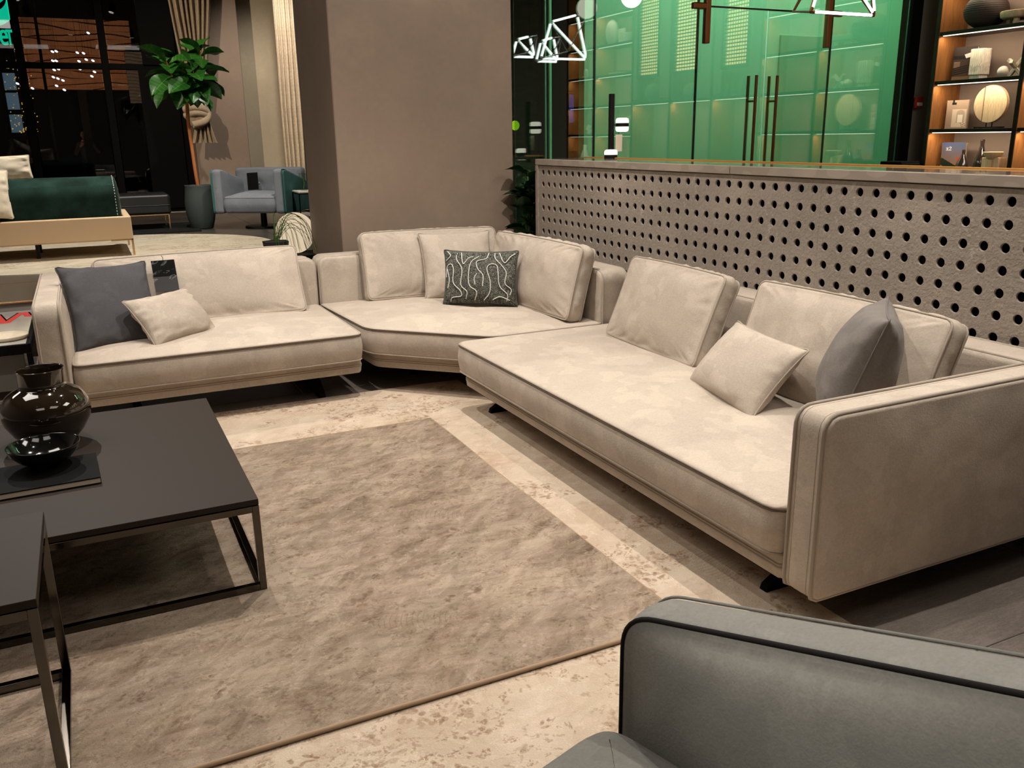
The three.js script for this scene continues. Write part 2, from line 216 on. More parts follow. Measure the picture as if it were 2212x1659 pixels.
const mats = {};
function std(name, color, rough, more = {}) { const m = new THREE.MeshPhysicalMaterial({ color, roughness: rough, ...more }); m.name = name; return (mats[name] = m); }
const cloth = (name, color, map, more = {}) => std(name, color, 0.95, { map, bumpMap: fibreBump, bumpScale: 0.0005, sheen: 0.25, sheenRoughness: 0.5, sheenColor: new THREE.Color(color).lerp(new THREE.Color(1, 0.95, 0.9), 0.3), specularIntensity: 0.25, ...more });
const M = {
  suede: cloth('beige suede', 0xc1b4a5, suedeMap),
  suedePiping: cloth('beige piping', 0xbbae9f, suedeMap),
  greySuede: cloth('dark grey suede', 0x565557, suedeMap),
  midSuede: cloth('mid grey suede', 0x807a75, suedeMap),
  chairSuede: cloth('chair grey suede', 0x84837d, suedeMap),
  seam: cloth('brown seam', 0x5e5046, null),
  blackPiping: cloth('black piping', 0x211f1f, null),
  rug: cloth('taupe velvet rug', 0xc3b6a7, rugMap, { sheen: 0.3, bumpScale: 0.002 }),
  rugLight: cloth('pale velvet rug', 0xd2c6b7, rugLightMap, { sheen: 0.3, bumpScale: 0.002 }),
  rugRound: cloth('cream rug', 0xd0ccba, rugLightMap),
  rugDark: cloth('black rug', 0x1a1a19, null),
  binding: cloth('rug binding', 0xa98f76, null),
  plaster: std('brown plaster', 0x8d7a6a, 0.75, { map: plasterMap, bumpMap: plasterMap, bumpScale: 0.002 }),
  creamPlaster: std('cream plaster', 0xc2b398, 0.8, { map: plasterMap }),
  wallPaint: std('wall paint', 0x8f867c, 0.9),
  darkPaint: std('dark paint', 0x2a2624, 0.9),
  ceiling: std('ceiling paint', 0x6e675f, 0.95),
  perforated: std('rough grey plaster', 0xb0a396, 0.95, { map: roughMap, bumpMap: roughBump, bumpScale: 0.0022 }),
  cap: std('trowelled cap', 0xa99b8c, 0.6, { map: streakMap }),
  capTop: std('polished cap top', 0x9a8f80, 0.1, { map: streakMap, clearcoat: 0.6, clearcoatRoughness: 0.03 }),
  brass: std('warm brass', 0xe0a050, 0.45, { metalness: 0.6 }),
  bronze: std('brushed bronze', 0x8a6242, 0.32, { metalness: 1 }),
  gold: std('pale gold', 0xd9b98a, 0.25, { metalness: 1 }),
  gunmetal: std('polished gunmetal', 0x5b5650, 0.12, { metalness: 1 }),
  chrome: std('chrome', 0xc9c9c9, 0.1, { metalness: 1 }),
  blackMetal: std('matt black metal', 0x0c0c0c, 0.45, { metalness: 0.3 }),
  black: std('black', 0x070707, 0.8, { specularIntensity: 0.25 }),
  tableTop: std('dark lacquered top', 0x2a221c, 0.6, { specularIntensity: 0.35 }),
  glaze: std('dark brown glaze', 0x241b12, 0.06, { clearcoat: 1, clearcoatRoughness: 0.03, specularIntensity: 1 }),
  bowlGlaze: std('black glaze', 0x0a0b0a, 0.1, { clearcoat: 1, clearcoatRoughness: 0.04 }),
  tile: std('dark stone tile', 0x857b72, 0.45, { map: tileMap }),
  tileDark: std('raised floor tile', 0x5d5850, 0.28, { map: tileMap }),
  grout: std('pale grout', 0x9c938a, 0.9),
  oak: std('oak veneer', 0xb67b43, 0.5, { map: oakMap }),
  shelfBack: std('shelf back panel', 0x8d7d72, 0.8),
  shelfEdge: std('dark bronze shelf', 0x2b2119, 0.4, { metalness: 0.5 }),
  greenWall: std('green paint', 0x97cbae, 0.7),
  greenDoor: std('darker green paint', 0x74b08f, 0.7),
  pane: std('clear glass', 0xe0f7e8, 0.0, { transmission: 1, thickness: 0, ior: 2.33, side: THREE.DoubleSide }),
  darkPane: std('window glass', 0xe4e6ea, 0.0, { transmission: 1, thickness: 0, ior: 1.42, side: THREE.DoubleSide }),
  glassEdge: std('green glass edge', 0x0d2a1d, 0.2),
  jar: std('jar glass', 0xf0f6f0, 0.02, { transmission: 1, thickness: 0, ior: 1.5 }),
  plastic: std('clear plastic sleeve', 0xffffff, 0.08, { transmission: 1, thickness: 0, ior: 1.5 }),
  greenVelvet: cloth('dark green velvet', 0x2d4a40, velvetMap, { sheen: 0.9, sheenRoughness: 0.35, sheenColor: new THREE.Color(0.55, 0.68, 0.58) }),
  cream: cloth('cream cloth', 0xe3d6bd, suedeMap),
  leather: std('beige leather', 0xd6b893, 0.5),
  blueVelvet: cloth('blue grey velvet', 0x8b9096, suedeMap, { sheen: 0.6 }),
  tealVelvet: cloth('teal velvet', 0x4f7f7a, suedeMap, { sheen: 0.6 }),
  darkLeather: std('black leather', 0x1c1d1c, 0.45),
  linen: cloth('linen curtain', 0xb9a68b, linenMap),
  linenPale: cloth('pale linen curtain', 0xe6d2b4, linenMap),
  pot: std('dark green grey clay', 0x39423e, 0.75),
  soil: std('soil', 0x3a2a1e, 1),
  bark: std('bark', 0xb06a35, 0.85),
  leaf: std('fiddle leaf', 0x9cb894, 0.35, { map: leafMap, side: THREE.DoubleSide, transmission: 0.0 }),
  leafDark: std('dark leaf', 0x3b5c3a, 0.4, { map: leafMap, side: THREE.DoubleSide }),
  stem: std('green stem', 0x4e6b2e, 0.7),
  marble: std('veined marble', 0xffffff, 0.35, { map: marbleMap }),
  trav: std('travertine', 0xf3e2c8, 0.6, { map: travMap }),
  darkClay: std('dark ribbed clay', 0x3a302b, 0.8),
  smokeGlass: std('smoked glass', 0x2a1f1d, 0.08, { clearcoat: 1 }),
  paper: std('paper', 0xd9c9b4, 0.8),
  white: std('white', 0xe8e4dc, 0.6),
  red: std('red plastic', 0xa92a22, 0.5),
  redReflection: std('red painted reflection', 0xd8433f, 0.6),
  woodWave: std('wave timber', 0xbf8358, 0.7, { map: oakMap }),
  relief: std('relief wall', 0x6d655c, 0.85),
  skin: std('skin', 0xb98a6e, 0.6),
  coat: std('dark coat', 0x4a4038, 0.9),
  mirror: std('mirror', 0xf2ead8, 0.02, { metalness: 1 }),
};
const glow = (name, color, k) => { const m = new THREE.MeshStandardMaterial({ color: 0x111111, emissive: color, emissiveIntensity: k, roughness: 0.5 }); m.name = name; return m; };
const G = { led: glow('led strip', 0xfff3e0, 2.2), tubeLed: glow('led tube', 0xffffff, 5), lamp: glow('lamp diffuser', 0xfff2e2, 1.6), spot: glow('spot lens', 0xfff1dd, 6), teal: glow('neon sign', 0x05f0b4, 0.85), bulb: glow('bulb', 0xffffff, 3), disc: glow('glowing disc', 0xffe6c2, 0.72), blue: glow('building window', 0x8fb6c9, 0.22), fairy: glow('fairy light', 0xe8b84a, 0.9), warm: glow('lattice backlight', 0xffd9a0, 1.5), lime: glow('lime disc', 0x9fd010, 0.7), screen: glow('screen', 0x1440b0, 0.5) };

/* ---------- lamps in the ceiling ---------- */
const canGeo = cyl(0.055, 0.055, 0.16, 20), lensGeo = cyl(0.046, 0.046, 0.006, 20);
function spotlight(p, aim, cd, ang, pen, size, color, where) {
  const t = thing('track_spotlight', 'black cylindrical track spotlight under the ceiling ' + where, 'spotlight', p, 0, 'track spotlights under the ceiling');
  const dir = V(...aim).sub(V(...p)).normalize(), q = new THREE.Quaternion().setFromUnitVectors(V(0, -1, 0), dir);
  const can = part('lamp_housing', canGeo, M.blackMetal, t); can.quaternion.copy(q); const l = part('lamp_lens', lensGeo, G.spot, t); l.quaternion.copy(q); l.position.copy(dir).multiplyScalar(0.082);
  part('bracket', bar([0, 0.02, 0], [0, CEIL - p[1], 0], 0.008), M.blackMetal, t);
  const s = new THREE.SpotLight(color, cd, 0, R(ang), pen, 2); s.name = 'spot_beam'; s.castShadow = true; s.shadow.radius = size; s.shadow.mapSize.set(1024, 1024);
  s.position.set(...p).addScaledVector(dir, 0.1); s.target.position.set(...aim); scene.add(s, s.target);
}
function areaLight(name, color, nits, w, h, pos, look) { const a = new THREE.RectAreaLight(color, nits, w, h); a.name = name; a.position.set(...pos); a.lookAt(...look); scene.add(a); return a; }
SPOTS.forEach((s) => spotlight(...s));
PANELS.forEach(([[x, z], w, d, L], i) => { const t = thing('added_fill_panel', ['wide soft fill panel added above the photographer, left of two', 'wide soft fill panel added above the grey armchair', 'square soft fill panel added left of the sofa', 'square soft fill panel added behind the partition', 'soft fill panel added over the raised floor'][i], 'ceiling lamp', [x, CEIL - 0.03, z]); part('frame', box(w + 0.08, 0.06, d + 0.08, 0.01), M.white, t); part('diffuser', plainBox(w, 0.01, d), G.lamp, t, [0, -0.033, 0]); areaLight('fill_glow', NEUT, L, w, d, [x, CEIL - 0.075, z], [x, 0, z - 0.001]); });  // unseen panels added for soft fill

/* ---------- the room ---------- */
// floor, laid in tiles over pale grout
const floor = struct('floor', plainBox(13.2, 0.2, 11.4), M.grout, [0.9, -0.105, -1.0]);
const tileGeo = (w, d) => { const g = boxUV(new RoundedBoxGeometry(w - 0.004, 0.03, d - 0.004, 1, 0.003)); return g; };
{ const W = 0.9, D = 0.9, g = tileGeo(W, D), ox = 1.02, oz = -1.41; for (let i = -3; i < 5; i++) for (let j = -6; j < 3; j++) { const t = part('tile', g, M.tile, floor, [ox + (i + 0.5) * W - 0.9, 0.09, oz + (j + 0.5) * D + 1.0]); t.rotation.y = ((i * 7 + j * 3) & 1) * Math.PI; } }
const RF = 0.45;
const raised = struct('floor_001', plainBox(8.35, 0.44, 7.8), M.grout, [-1.28, 0.22, -10.42]);
{ const W = 0.9, D = 0.9, g = tileGeo(W, D), ox = -0.87, oz = -6.53; for (let i = -2; i < 4; i++) for (let j = -8; j < 0; j++) part('tile', g, M.tileDark, raised, [ox + (i + 0.5) * W + 1.28, 0.215, oz + (j + 0.5) * D + 10.42]); }
part('step_nosing', box(8.3, 0.012, 0.03, 0.003), M.gold, raised, [0, 0.228, 3.905]);
struct('ceiling', plainBox(14, 0.2, 20), M.ceiling, [1, CEIL + 0.1, -5]);
struct('wall_left', plainBox(0.2, 4.2, 19), M.wallPaint, [-5.45, 2.05, -5]);
struct('wall_back', plainBox(13.4, 4.2, 0.2), M.wallPaint, [1, 2.05, 4.6]);
struct('wall_right', plainBox(0.2, 4.2, 11), M.wallPaint, [7.55, 2.05, -0.8]);
struct('wall_partition', plainBox(0.15, 4.2, 7.4), M.darkPaint, [2.99, 2.05, -10.65]);
const column = struct('column', box(1.335, 4.1, 0.93, 0.012), M.plaster, [2.257, 2.05, -6.485]);
struct('wall_alcove', plainBox(0.9, 4.1, 0.15), M.creamPlaster, [2.65, 2.05, -14.05]);
struct('wall_pier', box(0.74, 4.1, 0.5, 0.012), M.plaster, [1.93, 2.05, -13.85]);
// window wall to the dark street
{
  const w = new THREE.Group(); w.name = 'window_1'; w.userData.kind = 'structure'; scene.add(w);
  const xs = [-5.3, -3.6, -2.05, -0.505, 0.535, 1.5];
  for (let i = 0; i < 5; i++) for (const [y0, y1] of [[0.5, 2.44], [2.51, 4.1]]) { const a = xs[i] + 0.06, b = xs[i + 1] - 0.06; part('pane', plainBox(b - a, y1 - y0, 0.012), M.darkPane, w, [(a + b) / 2, (y0 + y1) / 2, -14.2]); }
  for (const x of xs) part('mullion', box(0.095, 3.7, 0.16, 0.006), M.black, w, [x, 2.3, -14.2]);
  part('transom', box(6.9, 0.075, 0.14, 0.006), M.black, w, [-1.9, 2.475, -14.2]); part('transom', box(6.9, 0.08, 0.16, 0.006), M.black, w, [-1.9, 0.49, -14.2]);
  part('door_frame', box(0.5, 1.95, 0.1, 0.006), M.black, w, [1.2, 1.47, -14.13]); part('door_frame', box(0.45, 1.6, 0.1, 0.006), M.black, w, [1.25, 3.3, -14.13]);
}
/* right-hand glass front of the green room */
const ZG = -6.07;
{
  const w = thing('glass_partition', 'full-height frameless glass front with double doors before a green wall', 'glass wall', [0, 0, ZG]);
  const pane = (x0, x1, y0, y1, n = 'pane') => part(n, plainBox(x1 - x0 - 0.012, y1 - y0, 0.012), M.pane, w, [(x0 + x1) / 2, (y0 + y1) / 2, 0]);
  pane(2.96, 3.646, 0.02, 4.08); pane(3.646, 4.604, 0.02, 4.08); pane(4.604, 6.03, 2.43, 4.08); pane(6.03, 6.95, 0.02, 4.08);
  for (const x of [3.646, 6.03]) part('glass_joint', plainBox(0.014, 4.06, 0.016), M.glassEdge, w, [x, 2.05, 0]);
  part('glass_joint', plainBox(0.014, 4.06, 0.016), M.glassEdge, w, [4.604, 2.05, 0]); part('glass_joint', plainBox(1.42, 0.014, 0.016), M.glassEdge, w, [5.317, 2.42, 0]);
  for (const [x0, x1, hx] of [[4.612, 5.312, 5.19], [5.322, 6.02, 5.415]]) {
    const d = pane(x0, x1, 0.02, 2.412, 'door');
    const cx = (x0 + x1) / 2, cy = 1.216;
    for (const s of [1, -1]) part('handle', bar([hx - cx, 0.35 - cy, s * 0.05], [hx - cx, 1.905 - cy, s * 0.05], 0.013, 14), M.bronze, d);
    for (const y of [0.6, 1.7]) part('handle_bolt', bar([hx - cx, y - cy, -0.05], [hx - cx, y - cy, 0.05], 0.009, 10), M.bronze, d);
  }
  for (const x of [4.69, 5.985]) { part('hinge', box(0.05, 0.56, 0.05, 0.01), M.bronze, w, [x, 2.42, 0]); part('hinge', box(0.17, 0.05, 0.045, 0.01), M.bronze, w, [x + (x < 5 ? -0.06 : 0.06), 2.42, 0]); }
}
struct('door_frame', box(0.14, 4.1, 0.12, 0.006), M.black, [7.025, 2.05, -6.1]);
struct('wall_end', plainBox(0.4, 4.1, 0.2), std('grey end wall', 0x8a8076, 0.9), [7.3, 2.05, -6.15]);
struct('wall_green', plainBox(4.2, 4.1, 0.1), M.greenWall, [6.44, 2.05, -7.45]);
part('door_leaf', box(0.66, 2.4, 0.03, 0.004), M.greenDoor, scene, [6.98, 1.2, -7.39]).userData.kind = 'structure';
scene.children.at(-1).name = 'door_1';
struct('wall_green_end', plainBox(0.1, 4.1, 1.3), M.greenWall, [8.55, 2.05, -6.85]); struct('wall_end_back', plainBox(1.1, 4.1, 0.06), M.greenWall, [8.05, 2.05, -6.2]);
for (const [x, w] of [[3.98, 0.022], [3.93, 0.008]]) struct('trim_1', plainBox(w, 4.1, 0.02), M.greenWall, [x, 2.05, -7.4]);
struct('wall_dark', plainBox(4.6, 4.1, 0.1), M.darkPaint, [5.1, 2.05, -9.2]);
struct('floor_002', plainBox(4.4, 0.1, 3.2), M.tile, [5.2, -0.05, -7.68]);
{ // unseen long lamp added at the ceiling to brighten the green wall
  const t = thing('added_washer_lamp', 'long linear lamp added at the ceiling to wash the green wall behind the glass', 'ceiling lamp', [6.2, 4.02, -6.3]);
  part('lamp_housing', box(3.9, 0.08, 0.14, 0.01), M.black, t); part('lamp_diffuser', plainBox(3.8, 0.006, 0.1), G.led, t, [0, -0.043, 0]);
  areaLight('washer_glow', 0xf4fff0, 74, 3.8, 0.12, [6.2, 3.96, -6.3], [6.2, 1.6, -7.4]);
}

/* ---------- sectional sofa: three modules ---------- */
const SEATTOP = 0.392;
function seatParts(t, pts, rs, o) {
  const out = roundPoly(pts, rs, 200);
  const body = part('seat_cushion', boxUV(flat(slab(out, 0.228, SEATTOP, { edge: 0.022, top: 0.03, bulge: 0.008, rings: 22, wob: 0.003, freq: 5, ...o }))), M.suede, t);
  part('piping', flat(loop(out, SEATTOP - 0.008, -0.003, 0.0055)), M.suedePiping, body); part('piping', flat(loop(out, 0.236, -0.003, 0.005)), M.suedePiping, body); part('seam', flat(loop(out, SEATTOP - 0.0165, 0.0012, 0.0022)), M.seam, body);
}
function baseParts(t, pts, rs) {
  const out = roundPoly(pts, rs, 160), b = part('base', boxUV(flat(slab(out, 0.145, 0.226, { edge: 0.008, top: 0, bulge: 0.003, rings: 3, wob: 0 }))), M.suede, t);
  for (const h of [0.183, 0.193]) part('piping', flat(loop(out, h, 0.002, 0.0042)), M.suedePiping, b);
}
function panel(name, t, geo, loops, mat = M.suede, pip = M.suedePiping) { const b = part(name, boxUV(geo), mat, t); for (const l of loops) part('piping', l, pip, b); return b; }
const bladeShape = (a, b) => new THREE.Shape([[a, 0], [a + 0.01, 0.03], [a + 0.2, 0.146], [b, 0.146], [b, 0]].map((p) => new THREE.Vector2(...p)));
const blade = (a, b, x) => new THREE.ExtrudeGeometry(bladeShape(a, b), { depth: 0.03, bevelSize: 0.002, bevelThickness: 0.002, bevelSegments: 1 }).rotateY(Math.PI / 2).translate(x - 0.015, 0, 0);
const leftM = thing('sofa_module', 'beige suede sofa module with low arm at its left end, nearest the dark window', 'sofa', [0, 0, 0], 0, 'modules of the beige corner sofa');
{
  const t = leftM;
  baseParts(t, rect(-0.17, 4.765, 1.325, 5.9), 0.03);
  seatParts(t, rect(-0.155, 4.7, 1.322, 5.74), [0.05, 0.06, 0.03, 0.03], { seed: 4, dim: [[0.45, 5.2, 0.16, 0.012], [0.95, 5.15, 0.14, 0.01]] });
  const bo = roundPoly(rect(-0.16, 0.15, 1.325, 0.692), [0.02, 0.02, 0.06, 0.04], 140);
  panel('backrest', t, slab(bo, -5.93, -5.735, { edge: 0.02, top: 0.012, bulge: 0.006, rings: 10, wob: 0.003, wrinkle: 0.003, seed: 8 }), [loop(bo, -5.755, 0.0, 0.005), loop(bo, -5.91, 0.0, 0.005)]);
  const ao = roundPoly(rect(4.69, 0.15, 5.93, 0.698), [0.02, 0.02, 0.03, 0.07], 140);
  panel('arm', t, slab(ao, -0.295, -0.165, { edge: 0.014, top: 0.022, bottom: 0.012, bulge: 0.004, rings: 12, wob: 0.004, wrinkle: 0.004, seed: 6 }).rotateY(Math.PI / 2), [loop(ao, -0.285, 0.002, 0.005).rotateY(Math.PI / 2), loop(ao, -0.177, 0.002, 0.006).rotateY(Math.PI / 2)]);
  for (const x of [0.12, 1.1]) part('leg', blade(4.837, 5.75, x), M.black, t);
}
const cornerM = thing('sofa_module', 'beige suede corner module of the sofa with a cut front before the brown column', 'sofa', [0, 0, 0], 0, 'modules of the beige corner sofa');
{
  const t = cornerM;
  baseParts(t, [[1.43, 4.85], [1.99, 4.3], [2.83, 4.3], [2.83, 5.93], [1.36, 5.93]], [0.04, 0.04, 0.03, 0.03, 0.03]);
  seatParts(t, [[1.385, 4.835], [1.94, 4.27], [2.64, 4.27], [2.64, 5.74], [1.335, 5.74]], [0.09, 0.06, 0.03, 0.03, 0.03], { seed: 12, top: 0.028, dim: [[1.75, 5.1, 0.1, 0.011], [2.15, 5.0, 0.1, 0.011], [2.2, 4.65, 0.1, 0.008], [2.1, 5.35, 0.1, 0.01]] });
  const bo = roundPoly(rect(1.345, 0.15, 2.83, 0.695), [0.02, 0.02, 0.04, 0.06], 140);
  panel('backrest', t, slab(bo, -5.94, -5.735, { edge: 0.02, top: 0.012, bulge: 0.006, rings: 10, wob: 0.003, wrinkle: 0.004, seed: 18 }), [loop(bo, -5.755, 0, 0.005), loop(bo, -5.92, 0, 0.005)]);
  const ro = roundPoly(rect(4.285, 0.15, 5.73, 0.69), [0.02, 0.02, 0.04, 0.07], 140);
  panel('backrest', t, slab(ro, 2.63, 2.83, { edge: 0.02, bottom: 0.012, top: 0.01, bulge: 0.006, rings: 10, wob: 0.003, wrinkle: 0.004, seed: 19 }).rotateY(Math.PI / 2), [loop(ro, 2.65, 0, 0.005).rotateY(Math.PI / 2), loop(ro, 2.81, 0, 0.005).rotateY(Math.PI / 2)]);
  for (const [x, z] of [[1.75, -5.15], [2.5, -4.6], [1.6, -5.7], [2.6, -5.7]]) part('leg', box(0.05, 0.146, 0.12, 0.004), M.blackMetal, t, [x, 0.073, z]);
}
const rightM = thing('sofa_module', 'long beige suede sofa module with arm, standing along the perforated partition', 'sofa', [0, 0, 0], 0, 'modules of the beige corner sofa');
{
  const t = rightM;
  baseParts(t, rect(1.745, 1.77, 2.94, 4.235), 0.03);
  seatParts(t, rect(1.7, 1.775, 2.76, 4.245), [0.06, 0.05, 0.03, 0.07], { seed: 22, top: 0.034, dim: [[2.12, 2.7, 0.16, 0.014], [2.1, 3.45, 0.16, 0.012], [2.25, 3.1, 0.1, 0.006]] });
  const bo = roundPoly(rect(1.765, 0.15, 4.235, 0.695), [0.02, 0.02, 0.05, 0.03], 160);
  panel('backrest', t, slab(bo, 2.755, 2.95, { edge: 0.02, bottom: 0.01, bulge: 0.005, rings: 10, wob: 0.003, seed: 28 }).rotateY(Math.PI / 2), [loop(bo, 2.772, 0.0, 0.005).rotateY(Math.PI / 2), loop(bo, 2.935, 0, 0.005).rotateY(Math.PI / 2)]);
  const ao = roundPoly(rect(1.728, 0.148, 2.95, 0.705), [0.03, 0.02, 0.03, 0.055], 160);
  const arm = panel('arm', t, slab(ao, -1.768, -1.638, { edge: 0.012, top: 0.014, bottom: 0.014, bulge: 0.002, rings: 14, wob: 0.003, seed: 26, freq: 6 }), [loop(ao, -1.755, 0.002, 0.0055), loop(ao, -1.65, 0.002, 0.007)]);
  for (const z of [-1.668, -1.737]) part('seam', loop(ao, z, 0.0005, 0.0016), M.suedePiping, arm);
  for (const z of [-1.945, -4.1]) part('leg', moved(new THREE.ExtrudeGeometry(bladeShape(1.825, 2.75), { depth: 0.03, bevelSize: 0.002, bevelThickness: 0.002, bevelSegments: 1 }), 0, 0, z - 0.015), M.black, t);
}
/* ---------- loose back cushions and pillows ---------- */
function backCushion(label, BL, BR, TL, h, t, seed, o = {}) {
  const w = Math.hypot(BR[0] - BL[0], BR[2] - BL[2]), c = thing('back_cushion', label, 'cushion', [0, 0, 0], 0, 'loose back cushions of the beige sofa');
  const bow = o.bow ?? 0.012, out = roundPoly(rect(-w / 2, 0, w / 2, h), 0.04, 150).map(([x, y]) => [x + (Math.abs(x) > w / 2 - 0.03 ? -Math.sign(x) * bow * Math.sin((y / h) * Math.PI) * (o.in ?? 0.6) : 0), y + (y > h * 0.8 ? 0.9 : 0.2) * bow * Math.cos((x / w) * Math.PI) * (y > h / 2 ? 1 : -1) * 0.6 + (o.slope ?? 0) * (x / w) * (y / h)]);
  const body = part('cover', boxUV(slab(out, -t / 2, t / 2, { edge: 0.016, top: o.fat ?? 0.045, bottom: 0.03, bulge: 0.012, rings: 24, wob: 0.006, wrinkle: o.wr ?? 0.006, seed, freq: 6 })), M.suede, c);
  part('piping', loop(out, t / 2 - 0.008, 0.001, 0.0045), M.suedePiping, body); part('piping', loop(out, -t / 2 + 0.008, 0.001, 0.0045), M.suedePiping, body);
  return place(c, BL, BR, TL, t);
}
backCushion('long beige back cushion on the left sofa module, a price tag hanging on it', [0.0, 0.41, -5.46], [1.19, 0.41, -5.47], [0.0, 0.8, -5.66], 0.43, 0.1, 31, { slope: 0.01, wr: 0.008 });
backCushion('beige back cushion leaning before the brown column, left of the square pillow', [1.62, 0.415, -5.56], [2.6, 0.415, -5.55], [1.62, 0.84, -5.68], 0.44, 0.09, 32, { wr: 0.007, slope: -0.014 });
backCushion('beige back cushion on the corner module, its wrinkled side strip facing the camera', [2.39, 0.415, -5.42], [2.43, 0.415, -4.33], [2.5, 0.84, -5.42], 0.43, 0.105, 33, { wr: 0.011 });
backCushion('beige back cushion behind the small beige pillow on the long module', [2.42, 0.42, -3.9], [2.385, 0.42, -3.09], [2.585, 0.83, -3.9], 0.44, 0.1, 34, { wr: 0.007 });
backCushion('beige back cushion behind the grey pillow at the right end of the sofa', [2.445, 0.42, -2.92], [2.42, 0.42, -1.94], [2.6, 0.835, -2.92], 0.44, 0.1, 35, { wr: 0.006 });
function pillow(label, mat, pip, BL, BR, TL, h, t, o, w) {
  w ??= Math.hypot(BR[0] - BL[0], BR[1] - BL[1], BR[2] - BL[2]); const g = pillowGeo(w, h, t, o), p = thing('throw_pillow', label, 'pillow', [0, 0, 0], 0, 'scatter pillows on the sofa');
  part('cover', g.body, mat, p); part('seam', g.seam, pip, p); return place(p, BL, BR, TL, t * (o.set ?? 0.5));
}
pillow('dark grey square pillow leaning at the left arm of the sofa', M.greySuede, M.greySuede, [-0.1, 0.41, -4.98], [0.29, 0.405, -5.04], [-0.17, 0.785, -5.28], 0.535, 0.17, { seed: 41, pinch: 0.085, wr: 0.008 }, 0.46);
pillow('small beige rectangular pillow leaning on the dark grey pillow', M.suede, M.suedePiping, [0.265, 0.42, -4.86], [0.62, 0.42, -5.16], [0.165, 0.67, -5.06], 0.31, 0.15, { seed: 42, pinch: 0.06, wr: 0.011 });
pillow('beige square pillow in the sofa corner, behind the patterned pillow', M.suede, M.suedePiping, [1.97, 0.42, -5.4], [2.46, 0.42, -5.32], [2.05, 0.8, -5.56], 0.46, 0.16, { seed: 43, pinch: 0.06, wr: 0.006 });
pillow('small beige rectangular pillow lying back against the two cushions of the long module', M.suede, M.suedePiping, [2.25, 0.425, -2.98], [2.13, 0.425, -2.43], [2.455, 0.66, -2.96], 0.34, 0.15, { seed: 44, pinch: 0.07, wr: 0.004 });
pillow('mid grey velvet pillow seen edge-on, leaning at the right arm of the sofa', M.midSuede, M.midSuede, [2.25, 0.42, -1.97], [2.58, 0.42, -2.27], [2.31, 0.75, -1.87], 0.43, 0.24, { seed: 45, pinch: 0.07, wr: 0.007, set: 0.9 });
{ // patterned pillow: flecked weave with pale woven lines
  const P = M.boucle = cloth('grey boucle', 0xb5b6ae, boucleMap);
  const p = pillow('grey flecked lumbar pillow with pale winding lines, in the sofa corner', P, P, [1.965, 0.425, -5.12], [2.345, 0.425, -4.82], [2.0, 0.72, -5.165], 0.345, 0.15, { seed: 46, pinch: 0.06, wr: 0.005 });
  const w = 0.484, h = 0.345, lines = [[[0.05, 0.98], [0.1, 0.9], [0.03, 0.8]], [[0.03, 0.5], [0.06, 0.72], [0.12, 0.74], [0.155, 0.65], [0.16, 0.4], [0.27, 0.25], [0.28, 0.16], [0.14, 0.12], [0.12, 0.05]], [[0.07, 0.3], [0.09, 0.45], [0.05, 0.65]], [[0.2, 0.95], [0.19, 0.85], [0.28, 0.66], [0.28, 0.35], [0.36, 0.24], [0.34, 0.1]], [[0.25, 0.97], [0.3, 0.75], [0.36, 0.86], [0.42, 0.9]], [[0.5, 0.9], [0.41, 0.8], [0.38, 0.6], [0.4, 0.35], [0.49, 0.25], [0.46, 0.08]], [[0.62, 0.97], [0.6, 0.86], [0.48, 0.8], [0.5, 0.66], [0.57, 0.55], [0.57, 0.35]], [[0.47, 0.38], [0.46, 0.5], [0.49, 0.58]], [[0.58, 0.08], [0.66, 0.22], [0.67, 0.45], [0.62, 0.68], [0.66, 0.75], [0.74, 0.74], [0.77, 0.6], [0.8, 0.35], [0.9, 0.2], [0.88, 0.08]], [[0.7, 0.97], [0.72, 0.86], [0.82, 0.72], [0.88, 0.6], [0.87, 0.4], [0.95, 0.3], [0.93, 0.2]], [[0.76, 0.97], [0.85, 0.78], [0.92, 0.9], [0.97, 0.95]], [[0.7, 0.1], [0.8, 0.16], [0.92, 0.1]]];
  const front = (a, b) => { const u = a * 2 - 1, v = b * 2 - 1, q = (1 - Math.abs(u) ** 2.4) * (1 - Math.abs(v) ** 2.4), s = 0.06; return V((w / 2) * u * (1 - s * (1 - v * v) * u * u), (h / 2) * (1 + v * (1 - s * (1 - u * u) * v * v)), 0.075 * Math.sqrt(Math.max(0, q)) * (1 - 0.12 * v) + 0.0035); };
  const lm = cloth('pale thread', 0xd9d9cf, null);
  for (const l of lines) { const c = new THREE.CatmullRomCurve3(l.map(([a, b]) => V(a, b, 0)), false, 'centripetal').getPoints(24).map((q) => front(q.x, q.y)); part('woven_line', tube(c, 0.0028, false, 48, 5), lm, p); }
}
